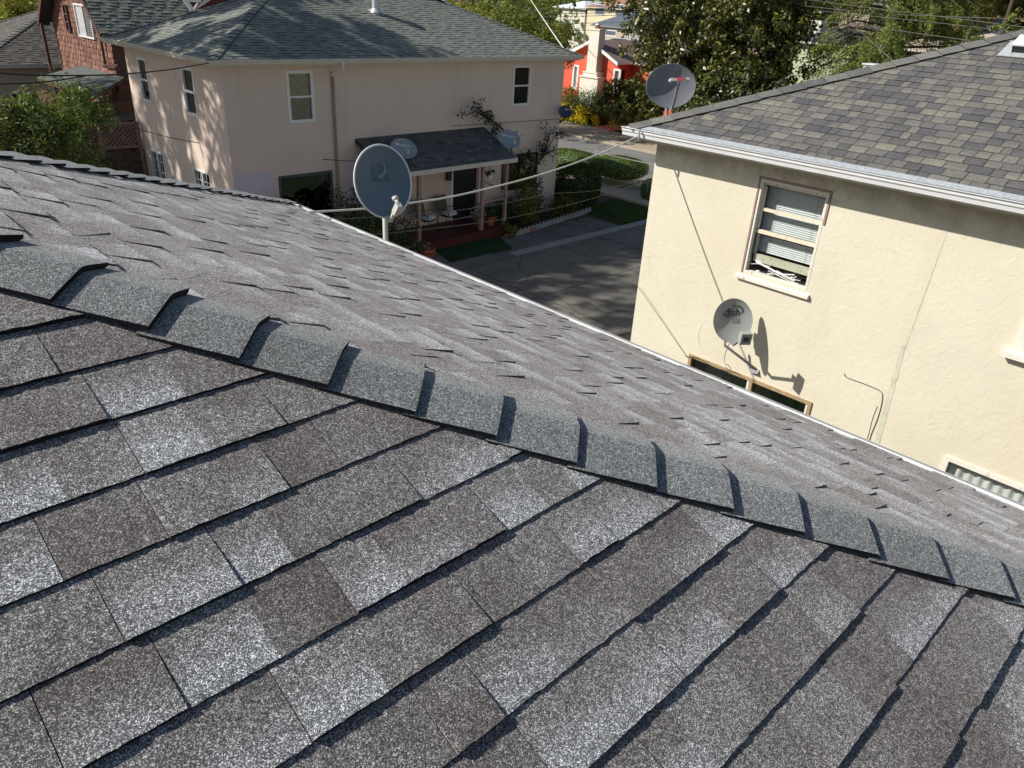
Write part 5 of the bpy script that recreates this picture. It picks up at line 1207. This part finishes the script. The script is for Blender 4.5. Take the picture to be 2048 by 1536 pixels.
m = MB(); wall_holes(m, Ob, Ub, Nb, 0, 6.25, 0, ez_ + .0, [], 'room_dark'); m.face([V(BX, 36.6, ez_), V(BX, 36.6, ez_), V(BX, ym, zr_), V(BX, yb0, ez_)][1:], 'cedar_shakes')
for (u0, u1) in ((0, 6.25),):
    zz = .3
    r_ = random.Random(5)
    rows = MB()
    shakes(rows, Ob, Ub, Nb, 0, 6.25, 2.6, ez_ - .0, 9)
    k_ = ez_
    while k_ < zr_ - .2:
        inset = (k_ - ez_) / .84 + .35; shakes(rows, Ob, Ub, Nb, inset, 6.25 - inset, k_, k_ + .01, int(k_ * 100)); k_ += .19
wall_holes(m, V(BX, yb0, 0), V(1, 0, 0), V(0, -1, 0), 0, 3.1, 0, ez_, [], 'trim_brown')
wall_holes(m, V(13.1, 31.6, 0), V(1, 0, 0), V(0, -1, 0), 0, 7, 0, ez_ + 2.2, [], 'maroon_deck'); wall_holes(m, V(13.1, 31.6, 0), V(0, 1, 0), V(-1, 0, 0), 0, 5, 0, ez_ + 2.2, [], 'maroon_deck')
under(m.build('wall'), bh); under(rows.build('shake_siding'), bh)
m = MB(); L0 = 9.55
for (s_, y0_) in ((1, yb0 - .45), (-1, 36.55 + .45)):
    P0 = V(L0 if s_ > 0 else 13.3, y0_, ez_ - .45 * .84 + .1); Ud = V(1, 0, 0) if s_ > 0 else V(-1, 0, 0); Vv_ = V(0, s_, .84); L = 13.3 - L0
    P = [P0, P0 + Ud * L, P0 + Ud * L + Vv_ * (half + .45), P0 + Vv_ * (half + .45)]; deck(m, P, 'shingle_dark')
    if s_ > 0: shingles(m, P0, Ud, Vv_, L, 0, 0, (half + .45) * 1.306, 'shingle_green', th=(.024, .007), seed=55, edge='asphalt_edge', w=(.15, .32))
under(m.build('roof'), bh)
m = MB()
for (s_, y0_) in ((1, yb0 - .45), (-1, 36.55 + .45)):
    a0 = V(L0 - .03, y0_, ez_ - .45 * .84 - .12); a1 = V(L0 - .03, ym + .0, zr_ - .05)
    m.hexa([a0, a0 + V(.04, 0, 0), a1 + V(.04, 0, 0), a1, a0 + V(0, 0, .22), a0 + V(.04, 0, .22), a1 + V(.04, 0, .22), a1 + V(0, 0, .22)], 'trim_brown')
    b0_, b1_ = a0 + V(.05, 0, .06), a1 + V(.05, 0, .06); m.hexa([b0_, b0_ + V(.38, 0, 0), b1_ + V(.38, 0, 0), b1_, b0_ + V(0, 0, .05), b0_ + V(.38, 0, .05), b1_ + V(.38, 0, .05), b1_ + V(0, 0, .05)], 'dark_trim')
under(m.build('bargeboard'), bh)
gutter(bh, (9.6, yb0 - .46, ez_ - .31), (13.3, yb0 - .46, ez_ - .31), V(0, -1, 0), 'trim_brown', .10)
a = A(105, 50, X=9.6); b = A(125, 146, X=9.6); m = MB(); m.box((9.55, 36.7, b.z - 1), (9.65, 36.82, a.z), 'trim_brown'); under(m.build('corner_post'), bh)
a = A(197, 45, X=9.9); m = MB(); m.tube([V(9.88, A(196, 45, X=9.88).y, A(196, 45, X=9.88).z), V(9.88, A(198, 60, X=9.88).y, A(206, 133, X=9.88).z)], .045, 'trim_brown', 8); m.tube([V(9.86, A(206, 133, X=9.86).y, A(206, 131, X=9.86).z), V(9.86, A(236, 130, X=9.86).y, A(236, 131, X=9.86).z)], .03, 'trim_brown', 8); under(m.build('downpipe'), bh)
Ob2 = V(BX - .04, 36.6, 0)
for hh in (wb, wc): m = MB(); m.obox(V(BX, 36.6, 0), Ub, V(0, 0, 1), Nb, (hh[0] + .02, hh[1] - .02), (hh[2] + .02, hh[3] - .02), (.0, .042), 'room_dark'); under(m.build('window_recess'), bh)
w_ = window(bh, Ob2, Ub, Nb, wb, fw=.06, rails=(), mull=(.52,), proud=.05, label='white framed sliding window with curtain on one side')
m = MB(); m.obox(Ob2, Ub, V(0, 0, 1), Nb, (wb[0] + .07, (wb[0] + wb[1]) / 2), (wb[2] + .07, wb[3] - .07), (.004, .008), 'blind_grey'); 
for k in range(14):
    zz = wb[2] + .1 + k * (wb[3] - wb[2] - .2) / 14; m.obox(Ob2, Ub, V(0, 0, 1), Nb, ((wb[0] + wb[1]) / 2 + .05, wb[1] - .07), (zz, zz + .03), (.004, .010), 'metal_grey')
q = m.build('blind'); q.parent = w_
window(bh, Ob2, Ub, Nb, wc, 'trim_brown', fw=.05, rails=(.35, .65), proud=.05, label='narrow brown framed window under the gable overhang')
# lean-to and shed roofs
lt = thing('lean_to', (9.4, 30.5, 0), 'lean to with weathered grey roof against the brown shake house', 'lean-to')
a1, a2, a3, a4 = A(165, 136, X=BX - .05), A(240, 149, X=BX - .05), A(205, 172, X=7.9), A(95, 160, X=7.9)
zt_ = (a1.z + a2.z) / 2; m = MB(); P = [V(8.1, 27.2, zt_ - .28), V(8.1, 33.0, zt_ - .28), V(9.94, 33.9, zt_ + .02), V(9.94, 29.5, zt_ + .02)]
m.face(P, 'roof_rolled'); m.face([p - V(0, 0, .1) for p in P][::-1], 'wood_old')
for i in range(4): m.face([P[i], P[(i + 1) % 4], P[(i + 1) % 4] - V(0, 0, .1), P[i] - V(0, 0, .1)], 'wood_old')
under(m.build('roof'), lt)
m = MB(); m.box((8.1, 28.6, 0), (9.9, 28.7, zt_ - .6), 'trim_brown'); m.box((8.05, 28.71, 0), (8.15, 33.2, zt_ - .66), 'trim_brown'); under(m.build('wall'), lt)
sd2 = thing('shed', (8.4, 28.4, 0), 'low shed with rough brown roof beside the pink house side wall', 'shed')
a = A(240, 245, Y=27.1); zs_ = a.z; b = A(240, 217, Z=zs_); yb_ = min(b.y, 30.2); m = MB()
g_ = np.random.default_rng(4); P = [[V(7.0 + 2.6 * i / 16, 27.1 + (yb_ - 27.1) * j / 16, zs_ + .10 * j / 16 + g_.normal() * .03) for j in range(17)] for i in range(17)]
m.grid(P, 'roof_rough', smooth=False); m.box((7.0, 27.12, zs_ - .16), (9.6, yb_, zs_ - .08), 'wood_old'); under(m.build('roof'), sd2)
m = MB(); m.box((7.1, 27.3, 0), (9.5, yb_ - .1, zs_ - .165), 'wood_old'); under(m.build('wall'), sd2)
# lattice fence
lf = thing('lattice_fence', (7.8, 26.3, 0), 'brown lattice topped board fence beside the pink house', 'fence')
LY = 26.3; a = A(175, 255, Y=LY); b = A(275, 250, Y=LY); c = A(200, 292, Y=LY); xl, xr, z1_, z0_ = 6.6, 9.05, A(240, 250, Y=LY).z, A(240, 292, Y=LY).z
m = MB(); st = .14; k = xl - (z1_ - z0_)
while k < xr:
    for s_ in (1, -1):
        p0 = V(k, LY + .01 * s_, z0_ if s_ > 0 else z1_); p1 = V(k + (z1_ - z0_), LY + .01 * s_, z1_ if s_ > 0 else z0_)
        t0 = max(0, (xl - p0.x) / (p1.x - p0.x)); t1 = min(1, (xr - p0.x) / (p1.x - p0.x))
        if t1 > t0 + .02: m.bar(p0.lerp(p1, t0), p0.lerp(p1, t1), .012, .035, 'lattice_wood')
    k += st
under(m.build('lattice_panel'), lf)
for xx in (6.6, 7.85, 9.0):
    m = MB(); m.box((xx - .05, LY - .06, 0), (xx + .05, LY + .04, z1_ + .06), 'lattice_wood'); under(m.build('post'), lf)
m = MB(); m.box((xl, LY - .04, z1_), (xr, LY + .04, z1_ + .07), 'lattice_wood'); m.box((xl, LY - .04, z0_ - .08), (xr, LY + .04, z0_), 'lattice_wood'); under(m.build('rail'), lf)
m = MB(); r_ = random.Random(2); xx = xl
while xx < xr: m.box((xx, LY - .02 + r_.uniform(-.01, .01), .05), (xx + .13, LY + .01, z0_ - .1 + r_.uniform(-.05, .0)), 'wood_old'); xx += .14
under(m.build('board_panel'), lf)
fb = thing('board_fence', (6, 23.6, 0), 'dark board fence running towards the pink house corner', 'fence')
m = MB(); xx = 3.6; r_ = random.Random(6)
while xx < 9.0: m.box((xx, 23.6 + r_.uniform(-.01, .01), .03), (xx + .135, 23.63, 1.75 + r_.uniform(-.04, .04)), 'wood_old'); xx += .145
under(m.build('board_panel'), fb); m = MB(); m.box((3.6, 23.55, 1.5), (9.0, 23.588, 1.6), 'wood_old'); m.box((3.6, 23.55, .3), (9.0, 23.588, .4), 'wood_old'); under(m.build('rail'), fb)

# left house
lh = thing('house', (9, 44, 0), 'left neighbour house with worn brown grey hip roof', 'house'); LZ = H - 3.80; ls = .43
c_ = 1 / math.sqrt(1 + ls * ls); m = MB(); x0_, x1_ = 7.45, 17.5; y0_ = 40.1; y1_ = 50
hip_roof(lh, x0_, x1_, y0_, y1_, LZ, ls, 'shingle_brown', 'cap_olive', th=(.02, .008), w=(.16, .34), seed=66, faces='AD', e=.16, cap_kw=dict(t=.03, w=.17, e=.3, r=.05))
m = MB(); wall_holes(m, V(x0_ + .4, 40.5, 0), V(1, 0, 0), V(0, -1, 0), 0, 9.2, 0, LZ - .1, [(.9, 2.3, 1.1, 2.45)], 'stucco_tan'); wall_holes(m, V(x0_ + .4, 49.6, 0), V(0, -1, 0), V(-1, 0, 0), 0, 9.1, 0, LZ - .1, [], 'stucco_tan'); under(m.build('wall'), lh)
m = MB(); m.box((x0_, y0_ - .012, LZ - .14), (x1_, y0_ - .002, LZ), 'cream_metal'); m.box((x0_ + .01, y0_ + .01, LZ - .16), (x1_, 40.5, LZ - .12), 'trim_brown'); under(m.build('fascia'), lh)
window(lh, V(x0_ + .4, 40.5, 0), V(1, 0, 0), V(0, -1, 0), (.9, 2.3, 1.1, 2.45), fw=.07, rails=(), mull=(.5,))
a = A(8, 48, Y=44); sk = thing('skylight', (8.6, 42.2, LZ + .6), 'blue dark skylight on the left neighbour roof', 'skylight'); 
vv = V(1, 0, ls).normalized(); nn_ = V(-ls, 0, 1).normalized(); c = V(x0_, 43.5, LZ) + vv * 1.3; m = MB(); m.obox(c, vv, V(0, 1, 0), nn_, (-.4, .4), (-.6, .6), (.01, .09), 'dark_trim'); under(m.build('frame'), sk); m = MB(); m.obox(c, vv, V(0, 1, 0), nn_, (-.34, .34), (-.54, .54), (.091, .1), 'roof_slate'); under(m.build('pane'), sk)

# white gable behind the pink roof's left hip
a, b, c, d = A(366, -6, Y=30.4), A(384, 20, Y=30.4), A(386, 22, Y=30.4), A(424, -6, Y=30.4)
wg = thing('patio_awning', (b.x, 30.4, 0), 'white frame folded awning against the dark wall behind the pink roof', 'awning')
m = MB(); m.bar(a, b, .09, .13, 'white_paint'); m.bar(A(372, 1, Y=30.4), A(402, 2, Y=30.4), .07, .08, 'white_paint'); m.bar(A(398, 2, Y=30.4), c, .04, .05, 'white_paint'); m.tube([V(b.x, 30.4, 0), b], .04, 'metal_grey', 8); under(m.build('frame'), wg)
m = MB(); P = [c, A(405, 3, Y=30.4), A(412, -8, Y=30.4), d + V(.3, .2, .3), A(420, 1, Y=30.4)]; m.face(P, 'cloth_white'); m.face([p + V(.03, .03, 0) for p in P][::-1], 'cloth_white'); under(m.build('canopy'), wg)

# ================================================================== FAR HOUSES
def far_house(label, x0, x1, y0, y1, ez, s, wall, roof, kind='hip', wins=(), name='house', extra=None):
    root = thing(name, ((x0 + x1) / 2, (y0 + y1) / 2, 0), label, 'house'); m = MB()
    m.box((x0 + .4, y0 + .4, 0), (x1 - .4, y1 - .4, ez - .05), wall); under(m.build('wall'), root)
    m = MB(); run = min(x1 - x0, y1 - y0) / 2; c00, c10, c11, c01 = V(x0, y0, ez), V(x1, y0, ez), V(x1, y1, ez), V(x0, y1, ez)
    if kind == 'flat':
        m.box((x0, y0, ez), (x1, y1, ez + .3), roof)
    else:
        if x1 - x0 >= y1 - y0:
            i_ = run if kind == 'hip' else 0; r0, r1 = V(x0 + i_, y0 + run, ez + s * run), V(x1 - i_, y0 + run, ez + s * run); fs = [[c00, c10, r1, r0], [c11, c01, r0, r1], [c10, c11, r1], [c01, c00, r0]]
        else:
            i_ = run if kind == 'hip' else 0; r0, r1 = V(x0 + run, y0 + i_, ez + s * run), V(x0 + run, y1 - i_, ez + s * run); fs = [[c10, c11, r1, r0], [c01, c00, r0, r1], [c00, c10, r0], [c11, c01, r1]]
        for i, f_1 in enumerate(fs):
            m.face(f_1, roof if (kind == 'hip' or i < 2) else wall)
        m.box((x0, y0, ez - .12), (x1, y1, ez - .002), 'cream_metal' if roof != 'roof_slate' else 'metal_grey')
    ro = m.build('roof'); under(ro, root)
    for (px, py, w_, h_, mt) in wins:
        c = A(px, py, X=x0 + .38); q = MB(); q.box((x0 + .34, c.y - w_ / 2, c.z - h_ / 2), (x0 + .399, c.y + w_ / 2, c.z + h_ / 2), 'white_paint'); wi = q.build('window'); under(wi, root)
        q = MB(); q.box((x0 + .33, c.y - w_ / 2 + .08, c.z - h_ / 2 + .08), (x0 + .339, c.y + w_ / 2 - .08, c.z + h_ / 2 - .08), mt); g_1 = q.build('pane'); g_1.parent = wi
    return root
# green house with white chimney behind the magnolia
a, b = A(1618, 84, X=56), A(1712, 84, X=56); gh = far_house('pale green bungalow with grey hip roof and white chimney', 56, 63.5, b.y, a.y + 2.0, a.z, .36, 'stucco_green', 'shingle_dark')
c = A(1634, 60, X=58.5); t = A(1634, 41, X=58.5); m = MB(); m.box((58, c.y - .45, a.z), (59, c.y + .45, t.z), 'stucco_white'); m.box((57.95, c.y - .5, c.z + .3), (59.05, c.y + .5, c.z + .42), 'stucco_green'); under(m.build('chimney'), gh)
a, b = A(1640, 60, X=75), A(1700, 66, X=75); far_house('house with mauve brown roof behind the green bungalow', 75, 84, b.y - 3, a.y + 2, a.z - .6, .4, 'stucco_tan', 'roof_mauve')
a = A(1660, 35, X=88); o = shrub(V(88, a.y, a.z - 1.2), (1.5, 4.2, 1.8), 'purple leaved hedge behind the mauve brown roof', 'hedge', ['leaf_purple'], 1500, .35, 111, clump=.7)
a, b = A(1676, 16, X=100), A(1712, 20, X=100); far_house('pale grey roofed house at the top behind the cedar', 100, 108, b.y - 2, a.y, a.z, .4, 'stucco_tan', 'roof_light', 'gable')
# long slate blue roof with brown roof before it
a, b = A(1885, 56, X=70), A(2010, 56, X=70); ft = far_house('long low building with slate blue roof and white vent pipe', 70, 82, b.y - 6, a.y + 4, a.z - .35, .22, 'stucco_tan', 'roof_slate', 'gable')
a, b = A(1885, 92, X=52), A(2030, 92, X=52); bt = far_house('house with plain brown roof below the slate blue roof', 52, 66, b.y - 4, a.y + 3, a.z - .3, .21, 'stucco_tan', 'roof_mauve', 'gable')
def stack(px, py0, py1, X, r_, mat, label, hood=False):
    p0, p1 = A(px, py0, X=X), A(px, py1, X=X); root = thing('vent_pipe', (p0.x, p0.y, p0.z - .2), label, 'vent pipe'); m = MB(); m.tube([p0 - V(0, 0, .2), V(p0.x, p0.y, p1.z)], r_, mat, 14); under(m.build('pipe'), root)
    if hood: m = MB(); m.box((p0.x - .3, p0.y - r_ * 3, p1.z), (p0.x + .3, p0.y + r_ * 3, p1.z + .15), 'white_metal'); under(m.build('hood', bevel=.02), root)
stack(1945, 52, 36, 71.5, .13, 'white_metal', 'white vent pipe with wide hood on the slate blue roof', True)
stack(1915, 60, 52, 57, .22, 'terracotta', 'terracotta flue pipe on the brown roof')
c = A(1933, 33, X=83); far_house('white rooftop box building behind the slate blue roof', 83, 86, c.y - .9, c.y + .9, c.z - .2, .1, 'stucco_white', 'roof_white', 'flat')
c = A(1918, 26, X=86); far_house('cream sunlit gable wall between the trees behind the slate roof', 86, 92, c.y - 1.2, c.y + 1.2, c.z + .1, .6, 'yellow_paint', 'roof_light', 'gable')
a, b = A(1997, 20, X=84), A(2030, 20, X=84); far_house('tan two storey house with flat roof left of the utility pole', 84, 92, b.y - 1, a.y, a.z, .1, 'stucco_tan', 'roof_light', 'flat', wins=((2004, 26, 1.6, .7, 'roof_slate'),))
c = A(1993, 33, X=78); far_house('small white shed gable beside the tan house', 78, 81, c.y - 1.0, c.y + 1.0, c.z - .35, .6, 'stucco_white', 'roof_white', 'gable')
# behind the orange house
a, b = A(1128, 106, X=52), A(1176, 96, X=52); far_house('pale grey roofed house just behind the orange gable', 52, 60, b.y - 1, a.y + .5, A(1150, 103, X=52).z, .33, 'stucco_white', 'roof_light')
a, b = A(1205, 70, X=58), A(1238, 70, X=58); far_house('low house with light grey roof right of the white chimney', 58, 68, b.y - 4, a.y + .5, A(1220, 84, X=58).z, .25, 'stucco_white', 'roof_light', wins=((1222, 66, 1.3, .5, 'roof_slate'),))
a, b = A(1194, 52, X=72), A(1232, 52, X=72); far_house('house with dark slate roof above the white chimney', 72, 80, b.y - 3, a.y + 1, A(1215, 52, X=72).z, .5, 'stucco_tan', 'roof_slate')
a, b = A(1168, 13, X=92), A(1283, 13, X=92); far_house('house with rust brown hip roof and pale yellow walls', 92, 104, b.y - 1, a.y, a.z, .36, 'yellow_paint', 'roof_rust', wins=((1200, 19, 1.8, 1.3, 'roof_slate'), (1240, 20, 1.6, 1.4, 'roof_slate')))
a, b = A(1104, 13, X=96), A(1172, 15, X=96); far_house('house with bright white roof left of the rust roofed house', 96, 110, b.y, a.y, a.z, .3, 'stucco_white', 'roof_white')
a, b = A(962, 12, Y=92), A(1050, 12, Y=92); far_house('house with blue slate roof at the top centre', a.x - 1, b.x + 2, 92, 102, a.z - .2, .35, 'peach_paint', 'roof_slate', 'gable')
a, b = A(912, 20, Y=84), A(945, 22, Y=84); far_house('peach coloured house beyond the pink roof right slope', a.x - 2, b.x + 1, 84, 92, a.z + 1.0, .35, 'peach_paint', 'roof_rust', 'gable')
# utility poles
def pole(px, X, label, tilt=0, top=-40, arm=True):
    c = A(px, 30, X=X); root = thing('utility_pole', (c.x, c.y, 0), label, 'utility pole', 'utility poles'); m = MB(); m.tube([V(c.x, c.y, 0), V(c.x, c.y + tilt, 13)], [.16, .11], 'bark', 12); under(m.build('post'), root)
    m = MB(); m.box((c.x - .06, c.y - 1.1, 12.2), (c.x + .06, c.y + 1.1, 12.32), 'wood_old'); under(m.build('crossarm'), root)
pole(1001, 58, 'wooden utility pole beyond the right end of the pink roof'); pole(2016, 58, 'wooden utility pole at the upper right beside the bushes')
# garden lamp like white ball by the far hedge
# distant wooded hills to the horizon
g = np.random.default_rng(9); m = MB()
P = []
for i in range(61):
    a_ = math.radians(-25 + 150 * i / 60); row = []
    for j in range(7):
        rr_ = 230 + 45 * j; row.append(V(rr_ * math.cos(a_), rr_ * math.sin(a_), -1 + 26 * math.sin(min(1, j / 5) * 1.57) * (.75 + .25 * math.sin(a_ * 7 + 1)) + g.normal() * .4))
    P.append(row)
m.grid(P, 'grass'); struct(m.build('hills'))
k = 9000; a_ = np.radians(g.uniform(-10, 105, k)); rr_ = g.uniform(120, 330, k); zz = np.abs(g.normal(size=k)) * 2.6 + 1 + np.clip((rr_ - 230) / 220, 0, 1) * 22
pts = np.c_[rr_ * np.cos(a_), rr_ * np.sin(a_), zz]; pts = np.repeat(pts, 8, axis=0) + g.normal(size=(k * 8, 3)) * np.array([1.6, 1.6, 1.3])
o = leaf_mesh('distant_trees', pts, g.normal(size=pts.shape) * .5 + [0, 0, .6], 1.3, ['leaf_green', 'leaf_cedar', 'leaf_dark'], None, .7, 3); tag(o, 'far off mass of trees covering the horizon', 'trees', kind='stuff')
for o in COL.objects:
    if '_w' in o: del o['_w']
